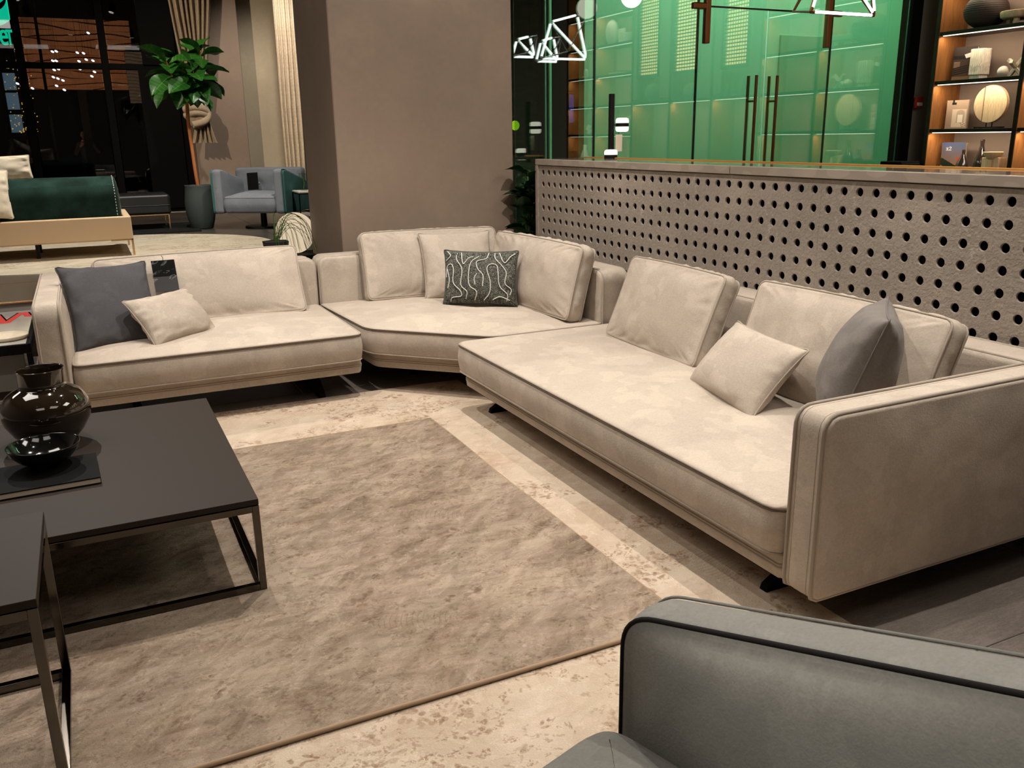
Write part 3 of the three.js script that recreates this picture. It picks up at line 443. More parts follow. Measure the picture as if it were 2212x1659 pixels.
{ // price tag hanging on the long left cushion
  const t = thing('price_tag', 'black price tag in a clear plastic sleeve hanging on the long left cushion', 'tag'); t.position.set(0.375, 0.765, -5.548); t.rotation.set(-0.42, 0.05, 0.02);
  part('card', plainBox(0.13, 0.09, 0.002), new THREE.MeshStandardMaterial({ color: 0xffffff, roughness: 0.6, map: canvasTex(256, 192, (c, w, h) => { c.fillStyle = '#161414'; c.fillRect(0, 0, w, h); c.fillStyle = '#bdb8b0'; for (let y = 128; y < 182; y += 9) c.fillRect(12, y, 60 + ((y * 37) % 60), 3); c.fillStyle = '#e9e5de'; c.fillRect(186, 122, 44, 64); c.fillStyle = '#333'; c.fillRect(206, 136, 6, 30); }) }), t, [0, -0.14, 0.012]);
  part('card', plainBox(0.13, 0.1, 0.002), M.black, t, [0, -0.045, 0.012]);
  const s = new THREE.PlaneGeometry(0.145, 0.14, 10, 10), q = s.attributes.position; for (let i = 0; i < q.count; i++) q.setZ(i, 0.02 + 0.004 * n3(q.getX(i) * 60, q.getY(i) * 60, 1, 3)); s.computeVertexNormals(); part('sleeve', s, M.plastic, t, [0, -0.07, 0]);
  part('cord', tube([[0, 0.0, 0.014], [0.004, 0.02, 0.01], [0, 0.04, -0.01]], 0.0015), M.black, t);
}

/* ---------- rugs ---------- */
{
  const big = roundPoly(rect(-2.2, -0.6, 1.93, 4.822), 0.02, 80);
  const r = part('rug', boxUV(flat(slab(big, 0.001, 0.011, { edge: 0.004, top: 0, wob: 0.0, rings: 2, bulge: 0 }))), M.rugLight, scene);
  r.name = 'rug'; tag(r, 'large pale velvet rug with mottled pile, reaching under the sofa', 'rug');
  const t = thing('rug', 'taupe velvet rug with a bound edge lying on the larger pale rug', 'rug', [0, 0, 0]);
  const g = new THREE.PlaneGeometry(3.0, 2.235, 150, 110).rotateX(-Math.PI / 2).translate(-0.01, 0, -3.015), p = g.attributes.position;
  for (let i = 0; i < p.count; i++) {
    const x = p.getX(i), z = p.getZ(i); let y = 0.0215, d;
    const fold = (x0, z0, x1, z1, a, wd) => { const dx = x1 - x0, dz = z1 - z0, l = Math.hypot(dx, dz), s = ((x - x0) * dx + (z - z0) * dz) / (l * l); if (s < 0 || s > 1) return 0; d = ((x - x0) * dz - (z - z0) * dx) / l; return a * Math.sin(Math.PI * s) * Math.exp(-(d * d) / (wd * wd)); };
    y += fold(0.35, -2.75, 1.35, -3.75, 0.013, 0.02) + fold(0.45, -2.6, 1.0, -2.75, 0.011, 0.018) + fold(0.7, -3.6, 1.05, -3.85, 0.01, 0.018) + fold(0.6, -2.2, 1.0, -2.35, 0.008, 0.018);
    y += 0.0016 * n3(x * 3, z * 3, 1, 5) + 0.009 * Math.exp(-(((1.49 - x) / 0.03) ** 2)) * (0.6 + 0.5 * n3(z * 2.5, 0, 0, 8)) + 0.005 * Math.exp(-(((1.4 - x) / 0.014) ** 2));
    p.setY(i, y);
    p.setX(i, x + 0.01 * n3(z * 1.5, 3, 0, 4) * step(1.3, 1.49, x) + 0.0 );
  }
  g.computeVertexNormals(); part('pile', boxUV(g), M.rug, t);
  part('backing', boxUV(new THREE.BoxGeometry(2.98, 0.008, 2.22)), M.binding, t, [-0.01, 0.0155, -3.015]);
  const edge = []; for (let k = 0; k <= 40; k++) edge.push([-1.51 + k * 0.075, 0.019, -1.897]); part('edge_binding', tube(edge, 0.007, false, 80, 6), M.binding, t);
  const e2 = []; for (let k = 0; k <= 40; k++) { const z = -1.897 - k * 0.0559; e2.push([1.492 + 0.01 * n3(z * 1.5, 3, 0, 4), 0.021 + 0.003 * n3(z * 2.5, 0, 0, 8), z]); } part('edge_binding', tube(e2, 0.0055, false, 80, 6), M.binding, t);
  const e3 = []; for (let k = 0; k <= 30; k++) e3.push([-1.51 + k * 0.1, 0.019, -4.133]); part('edge_binding', tube(e3, 0.005, false, 60, 6), M.binding, t);
}

/* ---------- coffee tables and what stands on them ---------- */
function frameTable(t, x0, x1, z0, z1, h, r, topT = 0.02) {
  part('table_top', box(x1 - x0, topT, z1 - z0, 0.002), M.tableTop, t, [(x0 + x1) / 2, h - topT / 2, (z0 + z1) / 2]);
  const a = x0 + r / 2, b = x1 - r / 2, c = z0 + r / 2, d = z1 - r / 2, y1 = h - topT - 0.003 - r / 2, y0 = r / 2;
  for (const x of [a, b]) for (const z of [c, d]) part('leg', box(r, y1 + r / 2, r, 0.0015), M.gunmetal, t, [x, (y1 + r / 2) / 2, z]);
  for (const y of [y0, y1]) { for (const z of [c, d]) part('rail', box(b - a - r, r, r, 0.0015), M.gunmetal, t, [(a + b) / 2, y, z]); for (const x of [a, b]) part('rail', box(r, r, d - c - r, 0.0015), M.gunmetal, t, [x, y, (c + d) / 2]); }
}
const RUGY = 0.024;
const table1 = thing('coffee_table', 'low dark coffee table with thin metal frame, carrying the vase and bowl', 'table', [0, RUGY, 0], 0); frameTable(table1, -1.05, 0.378, -3.955, -2.683, 0.345 - RUGY, 0.022);
const table2 = thing('side_table', 'taller dark side table with thin metal frame at the left edge, overlapping the coffee table', 'table', [0, RUGY, 0], 0); frameTable(table2, -0.95, -0.203, -2.455, -1.945, 0.515 - RUGY, 0.022);
{
  const b = thing('book', 'flat black book with pale page edges under the bowl on the coffee table', 'book', [-0.255, 0.345, -3.195], 0.035);
  part('cover', box(0.36, 0.004, 0.27, 0.001), M.black, b, [0, 0.002, 0]); part('pages', plainBox(0.356, 0.0165, 0.267), M.paper, b, [0, 0.012, 0]); part('cover', box(0.36, 0.004, 0.27, 0.001), M.black, b, [0, 0.022, 0]);
  const v = thing('vase', 'round dark brown glazed vase with a wide straight neck on the coffee table', 'vase', [-0.232, 0.345, -3.62]);
  part('body', lathe([[0.001, 0], [0.07, 0], [0.085, 0.006], [0.125, 0.05], [0.15, 0.095], [0.156, 0.13], [0.15, 0.163], [0.13, 0.195], [0.105, 0.213], [0.086, 0.222], [0.079, 0.228], [0.079, 0.24], [0.0805, 0.28], [0.0835, 0.29], [0.082, 0.293], [0.076, 0.29], [0.073, 0.25], [0.073, 0.22], [0.12, 0.18], [0.142, 0.13], [0.12, 0.06], [0.001, 0.012]], 72), M.glaze, v);
  const c = thing('bowl', 'black glazed bowl standing on the book on the coffee table', 'bowl', [-0.237, 0.369, -3.275]);
  part('body', lathe([[0.001, 0], [0.045, 0], [0.05, 0.004], [0.052, 0.01], [0.085, 0.03], [0.108, 0.055], [0.116, 0.075], [0.1165, 0.08], [0.1145, 0.081], [0.112, 0.077], [0.1, 0.05], [0.075, 0.026], [0.045, 0.016], [0.001, 0.013]], 72), M.bowlGlaze, c);
}
{ // boxy side table behind the left arm
  const t = thing('side_table', 'boxy black-framed side table with glossy grey top and painted red reflection behind the left arm', 'table');
  const x0 = -1.25, x1 = -0.375, z0 = -6.46, z1 = -5.33, h = 0.4;
  M.glossGrey = std('glossy grey top', 0xc2beb6, 0.12, { clearcoat: 0.5 });  // pale base colour stands for a pale reflection in the gloss
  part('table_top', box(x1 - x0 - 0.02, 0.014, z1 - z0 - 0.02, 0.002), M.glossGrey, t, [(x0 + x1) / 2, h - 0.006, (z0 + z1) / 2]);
  for (const z of [z0, z1]) part('rail', box(x1 - x0, 0.05, 0.025, 0.002), M.black, t, [(x0 + x1) / 2, h - 0.026, z]); for (const x of [x0, x1]) part('rail', box(0.025, 0.05, z1 - z0, 0.002), M.black, t, [x, h - 0.026, (z0 + z1) / 2]);
  for (const x of [x0, x1]) for (const z of [z0, z1]) part('leg', box(0.028, h - 0.05, 0.028, 0.002), M.black, t, [x, (h - 0.05) / 2, z]);
  part('panel', box(x1 - x0 - 0.06, 0.2, 0.02, 0.002), std('grey panel', 0x6d6a66, 0.6), t, [(x0 + x1) / 2, 0.24, z1 - 0.03]); part('lower_shelf', box(x1 - x0 - 0.05, 0.02, z1 - z0 - 0.05, 0.002), M.wallPaint, t, [(x0 + x1) / 2, 0.08, (z0 + z1) / 2]);
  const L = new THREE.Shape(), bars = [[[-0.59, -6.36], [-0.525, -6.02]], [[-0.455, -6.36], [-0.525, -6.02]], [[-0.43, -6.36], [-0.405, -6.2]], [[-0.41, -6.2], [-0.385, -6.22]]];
  for (const [a, b] of bars) { const m = bar([a[0], 0, a[1]], [b[0], 0, b[1]], 0.024, 4).scale(1, 0.04, 1); part('reflected_letter', m, M.redReflection, t, [0, h + 0.0015, 0]); }  // flat red bars stand for a neon sign mirrored in the top
  const d = thing('dish', 'shallow cream dish on the glossy side table', 'dish', [-0.49, 0.4015, -5.52]);
  part('body', lathe([[0.001, 0], [0.1, 0], [0.112, 0.006], [0.114, 0.02], [0.108, 0.022], [0.1, 0.012], [0.001, 0.01]], 40), M.cream, d);
}

/* ---------- grey armchair in the foreground ---------- */
{
  const t = thing('armchair', 'grey suede armchair with black piping in the right foreground', 'armchair', [0.79, 0, -1.205], Math.atan2(0.3, 0.954));
  // local: z runs from the arm's front tip to the back, -x is towards the seat
  const s = new THREE.Group(); void s;
  const prof = roundPoly([[0, 0.13], [0.82, 0.13], [0.82, 0.8], [0.7, 0.775], [0, 0.603]], [0.03, 0.03, 0.05, 0.05, 0.075], 170);
  const turn = (g) => g.rotateY(-Math.PI / 2); // (u, v, t) -> (-t, v, u)
  const arm = part('arm', boxUV(turn(slab(prof, -0.105, 0, { edge: 0.02, top: 0.05, bottom: 0.01, bulge: 0.004, rings: 18, wob: 0.003, seed: 51 }))), M.chairSuede, t);
  part('piping', turn(loop(prof, -0.004, -0.0055, 0.0045)), M.blackPiping, arm); part('seam', turn(loop(prof, -0.097, 0.001, 0.003)), M.chairSuede, arm);
  const arm2 = part('arm', boxUV(turn(slab(prof, 0.78, 0.885, { edge: 0.016, top: 0.01, bottom: 0.02, bulge: 0.004, rings: 10, wob: 0.003, seed: 52 }))), M.chairSuede, t); part('piping', turn(loop(prof, 0.79, 0.002, 0.006)), M.blackPiping, arm2);
  const so = roundPoly([[-0.77, -0.72], [-0.012, -0.72], [-0.012, 0.02], [-0.77, 0.02]], [0.04, 0.04, 0.09, 0.09], 150);
  part('seat_cushion', boxUV(flat(slab(so, 0.2, 0.4, { edge: 0.07, top: 0.05, bulge: 0.02, rings: 20, wob: 0.004, seed: 53 }))), M.chairSuede, t);
  const bo = roundPoly(rect(-0.77, 0.2, -0.01, 0.83), 0.06, 120);
  part('backrest', boxUV(slab(bo, 0.72, 0.86, { edge: 0.05, bottom: 0.03, top: 0.01, rings: 12, seed: 54 })), M.chairSuede, t);
  part('swivel_base', moved(cyl(0.28, 0.29, 0.02, 40), -0.39, 0.034, 0.38), M.blackMetal, t); part('pedestal', moved(cyl(0.045, 0.045, 0.16, 24), -0.39, 0.12, 0.38), M.blackMetal, t);
}

/* ---------- perforated partition ---------- */
{
  const XW = 2.98, zs = [-0.98, -2.981, -4.599, -5.708], y0 = 0.05, y1 = 1.241, r = 0.02;
  const cols = [[-2.937, 0.0865, 22], [-4.556, 0.0851, 19], [-5.649, 0.084, 13]];
  const t = thing('partition', 'long grey plaster partition wall pierced by rows of round holes behind the sofa', 'partition wall');
  for (let k = 0; k < 3; k++) {
    const a = zs[k] - 0.001, b = zs[k + 1] + 0.001, sh = new THREE.Shape([[-a, y0], [-b, y0], [-b, y1], [-a, y1]].map((p) => new THREE.Vector2(...p)));
    for (let i = 0; i < cols[k][2]; i++) for (let j = 0; j < 8; j++) { const z = cols[k][0] + i * cols[k][1], y = 1.196 - j * 0.0826; const h = new THREE.Path(); h.absarc(-z, y, r, 0, Math.PI * 2, true); sh.holes.push(h); }
    const g = new THREE.ExtrudeGeometry(sh, { depth: 0.008, bevelEnabled: true, bevelSize: 0.0015, bevelThickness: 0.0015, bevelSegments: 1, curveSegments: 14 }).rotateY(Math.PI / 2).translate(XW, 0, 0);
    part('perforated_panel', boxUV(g), M.perforated, t);
  }
  part('added_dark_sheet', plainBox(0.02, 1.2, 4.68), M.black, t, [XW + 0.16, 0.62, -3.36]);  // black sheet added so the holes read dark inside
  part('back_board', plainBox(0.03, 1.2, 4.7), M.darkPaint, t, [XW + 0.36, 0.62, -3.35]);
  part('end_post', box(0.41, 1.243, 0.035, 0.003), M.cap, t, [XW + 0.19, 0.622, -5.728]); part('end_post', box(0.41, 1.243, 0.035, 0.003), M.cap, t, [XW + 0.19, 0.622, -0.98]);
  const joints = [-0.95, -3.6, -5.748];
  for (let k = 0; k < 2; k++) { const l = joints[k] - joints[k + 1] - 0.004; part('cap_strip', box(0.022, 0.04, l, 0.0025), M.cap, t, [XW - 0.004, 1.2665, (joints[k] + joints[k + 1]) / 2]); part('counter_top', box(0.38, 0.022, l, 0.002), M.capTop, t, [XW + 0.2, 1.277, (joints[k] + joints[k + 1]) / 2]); }
  part('edge_trim', box(0.018, 0.03, 4.79, 0.002), M.brass, t, [XW + 0.398, 1.279, -3.35]);  // brass colour brightened to stand for orange light along this edge
}

/* ---------- lamps round the counter ---------- */
{
  const t = thing('floor_lamp', 'slim black floor lamp with two glowing puck heads and a price tag, behind the partition', 'lamp', [3.4, 0, -5.42]);
  part('base', moved(cyl(0.11, 0.115, 0.02, 32), 0, 0.01, 0), M.blackMetal, t); part('pole', box(0.032, 1.7, 0.032, 0.004), M.blackMetal, t, [0, 0.87, 0]);
  const puck = (x, y, z) => {
    const h = part('lamp_head', moved(cyl(0.046, 0.046, 0.024, 32), x, y, z), M.blackMetal, t);
    for (const s of [1, -1]) { const g = lathe([[0.001, 0.035], [0.03, 0.035], [0.042, 0.03], [0.046, 0.018], [0.046, 0]], 32); if (s < 0) g.rotateX(Math.PI); part('diffuser', moved(g, x, y + s * 0.012, z), G.lamp, h); }
    part('arm', bar([0, y, 0], [x, y, z], 0.005), M.blackMetal, t);
  };
  puck(0.08, 1.512, 0.015); puck(-0.035, 1.3, 0.055);
  const tagp = part('price_tag', box(0.055, 0.115, 0.002, 0.002), M.paper, t, [0.045, 1.39, 0.03]); void tagp; part('cord', bar([0.04, 1.51, 0.02], [0.045, 1.447, 0.03], 0.0012), M.black, t);
}
// wire-frame pendants with light tubes on their edges: ten bars round a trapezoid front and a smaller rear
function wireLamp(label, pos, w, h, d, frame, ry = 0) {
  const t = thing('pendant_lamp', label, 'pendant lamp', pos, ry, 'wire-frame pendant lamps over the counter');
  const P = { a: [-w / 2, 0, 0], b: [w / 2, 0.0, 0], c: [w * 0.29, h, 0], e: [-w * 0.28, h * 0.82, 0], f: [-w * 0.22, h * 0.1, -d], g: [w * 0.22, h * 0.95, -d] };
  const tz = label.startsWith('bronze') ? 0.005 : 0, E2 = [['a', 'b'], ['b', 'c'], ['c', 'e'], ['e', 'a'], ['e', 'b'], ['a', 'f'], ['f', 'g'], ['g', 'c'], ['f', 'e'], ['g', 'b']];
  const lit = new Set([0, 1, 2, 3, 4]);
  E2.forEach(([p, q], i) => { const A = V(...P[p]), B = V(...P[q]), u = B.clone().sub(A).normalize(); if (lit.has(i)) { part('frame_bar', bar(P[p], P[q], 0.009), frame, t); const a = A.clone().addScaledVector(u, 0.022), b = B.clone().addScaledVector(u, -0.022), n = V(0, 0, 1); part('light_tube', bar(a.add(n.clone().multiplyScalar(tz)).toArray(), b.add(n.multiplyScalar(tz)).toArray(), tz ? 0.007 : 0.0118), G.tubeLed, t); } else part('frame_bar', bar(P[p], P[q], 0.006), frame, t); });
  for (const k of ['c', 'e']) part('cable', bar(P[k], [0, CEIL - pos[1], 0], 0.002), M.black, t);
  return t;
}
wireLamp('bronze wire-frame pendant lamp with light tubes hanging at the top edge of the picture', [3.545, 2.012, -3.5], 0.425, 0.36, 0.25, M.bronze, 0);
wireLamp('tall wire-frame pendant with white light tubes, largest of those mirrored in the glass', [4.79, 2.225, -3.54], 0.55, 0.44, 0.3, M.chrome);
wireLamp('small wire-frame pendant with white light tubes, mirrored in the glass right beside the column edge', [4.28, 2.23, -3.6], 0.26, 0.2, 0.2, M.chrome);
wireLamp('middle wire-frame pendant with white light tubes, mirrored between the small and the tall one', [4.77, 2.225, -3.2], 0.27, 0.25, 0.2, M.chrome);
{
  const t = thing('globe_pendant', 'white globe pendant lamp seen at the top edge before the green glass', 'pendant lamp', [3.763, 2.406, -5.75]);
  part('globe', new THREE.SphereGeometry(0.078, 32, 20), G.lamp, t); part('cable', bar([0, 0.07, 0], [0, CEIL - 2.406, 0], 0.002), M.black, t);
}

/* ---------- shelving along the right wall; its mirror image fills the glass ---------- */
const SX = 7.0, SD = 0.36, BAYS = [-5.78, -4.93, -4.08, -3.23, -2.38, -1.5, -0.52, 0.3], SHELF = [1.04, 1.45, 1.86, 2.27, 2.68, 3.09], LAT = [null, null, [-3.83, -3.43], [-2.94, -2.45], [-2.09, -1.66], null, null];
{
  const t = thing('bookshelf', 'tall oak shelving unit with lit shelves along the right wall', 'bookshelf');
  const len = 0.3 + 5.78;
  part('back_panel', plainBox(0.02, 3.4, len), M.shelfBack, t, [SX + SD, 1.75, -2.74]);
  for (const z of BAYS) { part('upright', box(SD, 3.4, 0.035, 0.002), M.oak, t, [SX + SD / 2, 1.75, z]); part('upright_edge', box(0.012, 3.4, 0.037, 0.002), M.shelfEdge, t, [SX - 0.004, 1.75, z]); }
  part('plinth', plainBox(SD, 0.1, len), M.black, t, [SX + SD / 2, 0.05, -2.74]); part('top_board', box(SD, 0.04, len, 0.003), M.oak, t, [SX + SD / 2, 3.46, -2.74]);
  for (let k = 0; k < 7; k++) {
    const a = BAYS[k] + 0.018, b = BAYS[k + 1] - 0.018, c = (a + b) / 2, w = b - a;
    part('cabinet_door', box(0.02, 0.86, w - 0.006, 0.002), M.oak, t, [SX + 0.012, 0.55, c]);
    const lev = LAT[k] ? [1.04, 1.86] : SHELF;
    for (const y of lev) {
      const s = part('shelf', box(SD - 0.01, 0.03, w, 0.002), M.shelfEdge, t, [SX + SD / 2, y - 0.015, c]);
      if (y < 1.2) continue;
      const led = part('led_strip', plainBox(0.012, 0.006, w - 0.04), G.led, t, [SX + 0.03, y - 0.033, c]); void led; void s;
      areaLight('shelf_led', 0xffe6c4, 110, w - 0.04, 0.012, [SX + 0.03, y - 0.038, c], [SX + 0.14, y - 0.4, c]);
    }
    if (LAT[k]) {
      const [p, q] = LAT[k], zc = (p + q) / 2, lw = q - p, y0 = 2.2, y1 = 3.4;
      const f = part('lattice_door', box(0.02, y1 - y0 + 0.08, 0.04, 0.002), M.shelfEdge, t, [SX - 0.005, (y0 + y1) / 2, p - 0.02]); part('lattice_frame', box(0.02, y1 - y0 + 0.08, 0.04, 0.002), M.shelfEdge, t, [SX - 0.005, (y0 + y1) / 2, q + 0.02]); part('lattice_frame', box(0.02, 0.04, lw, 0.002), M.shelfEdge, t, [SX - 0.005, y0 - 0.02, zc]); void f;
      const gs = []; for (let i = 1; i < 9; i++) gs.push(new THREE.BoxGeometry(0.008, y1 - y0, 0.012).translate(0, (y0 + y1) / 2, p + (lw * i) / 9)); for (let j = 0; j < 30; j++) gs.push(new THREE.BoxGeometry(0.008, 0.014, lw).translate(0, y0 + 0.04 * j, zc));
      const lat = part('lattice', mergeGeometries(gs), M.bronze, t, [SX - 0.005, 0, 0]); void lat;
      part('light_panel', plainBox(0.01, y1 - y0, lw), G.warm, t, [SX + 0.045, (y0 + y1) / 2, zc]);
      areaLight('lattice_light', 0xffd49a, 1.2, lw, y1 - y0, [SX + 0.036, (y0 + y1) / 2, zc], [SX - 1, (y0 + y1) / 2, zc]);
      part('filler_panel', box(0.02, 1.5, zc - lw / 2 - a - 0.04, 0.002), M.shelfBack, t, [SX + 0.01, 2.65, (a + zc - lw / 2 - 0.04) / 2]); part('filler_panel', box(0.02, 1.5, b - (q + 0.04), 0.002), M.shelfBack, t, [SX + 0.01, 2.65, (b + q + 0.04) / 2]);
    }
  }
}
// things on the visible shelves
const onShelf = (lev, z, x = 7.15) => [x, SHELF[lev], z];
function bookStanding(label, lev, z0, z1, h, x, cover, spineC, group) {
  const w = Math.abs(z1 - z0), b = thing('book', label, 'book', [x, SHELF[lev], (z0 + z1) / 2], 0, group); b.rotation.y = -Math.PI / 2 + 0.25; b.rotation.z = 0;
  const c = new THREE.MeshStandardMaterial({ color: 0xffffff, roughness: 0.45, map: cover }); c.name = 'book cover print';
  const sp = new THREE.MeshStandardMaterial({ color: spineC, roughness: 0.5 });
  part('pages', plainBox(w - 0.012, h - 0.012, 0.03), M.paper, b, [0.003, h / 2, 0]); const f = new THREE.BoxGeometry(w, h, 0.004); part('front_cover', f, c, b, [0, h / 2, 0.017]); part('back_cover', f, sp, b, [0, h / 2, -0.017]); part('spine', box(0.004, h, 0.036, 0.001), sp, b, [-w / 2, h / 2, 0]);
  return b;
}
const grad = (c, w, h, a, b) => { const g = c.createLinearGradient(0, 0, 0, h); g.addColorStop(0, a); g.addColorStop(1, b); c.fillStyle = g; c.fillRect(0, 0, w, h); };
const cov1 = canvasTex(128, 192, (c, w, h) => { grad(c, w, h, '#2e2622', '#5b4030'); c.fillStyle = '#14100e'; c.fillRect(0, 50, w, 20); c.fillStyle = '#d8d3cf'; c.beginPath(); c.moveTo(60, 44); c.lineTo(110, 30); c.lineTo(118, 54); c.lineTo(70, 66); c.fill(); c.fillStyle = '#a68a70'; for (let k = 0; k < 6; k++) c.fillRect(6, 84 + k * 6, 34, 3); c.fillStyle = '#1b1310'; for (let k = 0; k < 4; k++) { c.beginPath(); c.moveTo(0, 120 + k * 12); c.lineTo(w, 96 + k * 12); c.lineTo(w, 102 + k * 12); c.lineTo(0, 127 + k * 12); c.fill(); } c.fillStyle = '#8c6a4d'; c.fillRect(0, 168, w, 24); });
const cov2 = canvasTex(128, 176, (c, w, h) => { grad(c, w, h, '#b29c88', '#a58b74'); c.fillStyle = '#1b1917'; c.fillRect(34, 0, 10, 16); c.fillRect(30, 14, 26, 14); c.fillStyle = '#d9c6b2'; c.fillRect(36, 56, 84, 110); c.fillStyle = '#b9a48f'; c.beginPath(); c.arc(86, 84, 24, Math.PI, 0); c.lineTo(110, 140); c.lineTo(62, 140); c.fill(); c.fillStyle = '#efe4d6'; c.fillRect(70, 90, 30, 48); c.fillStyle = '#8a5a48'; for (let k = 0; k < 14; k++) c.fillRect(88 + ((k * 13) % 30), 140 + ((k * 7) % 24), 5, 4); });
const cov3 = canvasTex(128, 176, (c, w, h) => { grad(c, w, h, '#36466a', '#c98a5a'); c.fillStyle = '#1f2a1c'; for (let k = 0; k < 40; k++) { c.beginPath(); c.arc((k * 29) % 128, 100 + ((k * 17) % 76), 10 + (k % 5) * 2, 0, 7); c.fill(); } c.fillStyle = '#b5533a'; c.beginPath(); c.arc(100, 90, 16, 0, 7); c.fill(); c.fillStyle = '#e8e4da'; c.font = '28px serif'; c.fillText('x2', 22, 42); });
bookStanding('standing book with a dark interior photograph on its cover, beside the fluted marble vase', 2, -5.7, -5.5, 0.28, 7.17, cov1, 0x1c1612);
bookStanding('beige standing book with an arched window on its cover, left of the round travertine disc', 1, -5.71, -5.52, 0.245, 7.17, cov2, 0x9d8874);
bookStanding('standing book with trees and sky on its cover, on the lowest visible shelf', 0, -5.71, -5.5, 0.29, 7.17, cov3, 0x8a6a3a);
{
  let t = thing('vase', 'big dark ribbed egg-shaped vase on the upper shelf', 'vase', onShelf(3, -5.44));
  const pr = []; for (let k = 0; k <= 72; k++) { const a = -Math.PI / 2 + (k / 72) * Math.PI * 0.9; pr.push([Math.max(0.001, 0.175 * Math.cos(a) * (1 + 0.014 * Math.sin(k * 2.1))), 0.142 + 0.145 * Math.sin(a)]); } part('body', lathe(pr, 56), M.darkClay, t);
  t = thing('bowl', 'low cream footed bowl beside the dark ribbed vase', 'bowl', onShelf(3, -5.13));
  part('body', lathe([[0.001, 0.045], [0.12, 0.045], [0.14, 0.06], [0.145, 0.1], [0.138, 0.105], [0.128, 0.07], [0.001, 0.06]], 40), M.trav, t); for (const a of [0.6, 2.7, 4.8]) part('foot', moved(box(0.035, 0.046, 0.035, 0.004), Math.cos(a) * 0.09, 0.023, Math.sin(a) * 0.09), M.trav, t);
  t = thing('vase', 'square fluted vase of veined cream marble', 'vase', onShelf(2, -5.44));
  const fl = []; for (let k = 0; k < 120; k++) { const a = (k / 120) * Math.PI * 2, cx = Math.cos(a), sy = Math.sin(a), m = 1 / Math.pow(cx ** 6 + sy ** 6, 1 / 6), r = 0.062 * m * (1 + 0.035 * Math.cos(k * Math.PI / 2.5)); fl.push([r * cx, r * sy]); }
  part('body', boxUV(flat(slab(fl, 0.035, 0.25, { edge: 0.006, top: -0.02, rings: 4, wob: 0, bulge: 0 }))), M.marble, t); part('foot', box(0.1, 0.036, 0.1, 0.003), M.marble, t, [0, 0.018, 0]);
  t = thing('ball', 'small veined marble ball on the shelf', 'ornament', onShelf(2, -5.21)); part('body', moved(new THREE.SphereGeometry(0.047, 32, 24), 0, 0.047, 0), M.marble, t);
  t = thing('ornament', 'white marble ornament of three crossed bars', 'ornament', onShelf(2, -5.1)); for (const [rx, rz] of [[0.75, 0.2], [-0.8, 0.1], [0.1, 1.1]]) { const b = box(0.03, 0.19, 0.03, 0.004); b.rotateX(rx).rotateZ(rz); part('bar', moved(b, 0, 0.075, 0), M.marble, t); }
  t = thing('disc_sculpture', 'round travertine disc in two pieces on a black stand', 'sculpture', onShelf(1, -5.27));
  const D = (lo, hi) => { const s = new THREE.Shape(), R0 = 0.152; const a0 = Math.acos(clamp(hi / R0, -1, 1)), a1 = Math.acos(clamp(lo / R0, -1, 1)); for (let k = 0; k <= 40; k++) { const a = mix(a0, a1, k / 40); k ? s.lineTo(R0 * Math.cos(a), R0 * Math.sin(a)) : s.moveTo(R0 * Math.cos(a), R0 * Math.sin(a)); } for (let k = 0; k <= 40; k++) { const a = -mix(a1, a0, k / 40); s.lineTo(R0 * Math.cos(a), R0 * Math.sin(a)); } return boxUV(new THREE.ExtrudeGeometry(s, { depth: 0.03, bevelSize: 0.003, bevelThickness: 0.003, bevelSegments: 2 })).rotateY(-Math.PI / 2); };
  part('disc', D(-0.055, 0.152), M.trav, t, [0, 0.2, 0]); part('disc', D(-0.152, -0.072), M.trav, t, [0, 0.2, 0]);
  part('stand', box(0.09, 0.012, 0.23, 0.002), M.black, t, [-0.01, 0.006, 0]); for (const z of [-0.025, 0.03]) part('stand_rod', bar([-0.015, 0.01, z], [-0.015, 0.07, z], 0.004), M.black, t); for (const y of [0.19, 0.24]) part('pin', bar([-0.015, y, -0.085], [-0.015, y, -0.045], 0.004), M.black, t);
  const drop = (r, h, rn) => lathe([[0.001, 0], [r * 0.7, 0], [r * 0.95, h * 0.12], [r, h * 0.28], [r * 0.8, h * 0.5], [r * 0.4, h * 0.72], [rn, h * 0.85], [rn * 1.1, h * 0.98], [rn * 0.9, h], [rn * 0.7, h * 0.96]], 40);
  t = thing('vase', 'short smoked-glass drop vase, shorter of two', 'vase', onShelf(0, -5.47, 7.12)); part('body', drop(0.062, 0.23, 0.014), M.smokeGlass, t);
  t = thing('vase', 'tall smoked-glass drop vase beside the carved travertine bowl', 'vase', onShelf(0, -5.31, 7.14)); part('body', drop(0.062, 0.315, 0.017), M.smokeGlass, t);
  t = thing('ornament', 'carved travertine block with a shallow bowl let into it', 'ornament', onShelf(0, -5.16, 7.12)); part('block', box(0.11, 0.165, 0.165, 0.006), M.trav, t, [0, 0.085, 0]); part('bowl', moved(lathe([[0.001, 0], [0.04, 0.006], [0.07, 0.035], [0.082, 0.06], [0.078, 0.064], [0.06, 0.035], [0.001, 0.02]], 32), -0.03, 0.15, 0), M.trav, t); part('rib', box(0.03, 0.15, 0.03, 0.004), M.trav, t, [-0.07, 0.075, 0]);
  // further along the shelves, seen only in the glass
  const put = (name, label, cat, lev, z, make) => { const q = thing(name, label, cat, onShelf(lev, z)); make(q); return q; };
  put('vase', 'white disc-shaped vase, seen mirrored in the glass high up left of the lattice', 'vase', 4, -0.72, (q) => part('body', moved(new THREE.SphereGeometry(0.14, 32, 20).scale(0.5, 1.25, 1), 0, 0.17, 0), M.white, q));
  put('picture_frame', 'small white picture frame, mirrored in the glass beside the white disc vase', 'picture frame', 4, -0.98, (q) => { part('frame', box(0.02, 0.2, 0.16, 0.003), M.white, q, [0, 0.1, 0]); part('print', plainBox(0.004, 0.1, 0.08), M.paper, q, [-0.012, 0.1, 0]); });
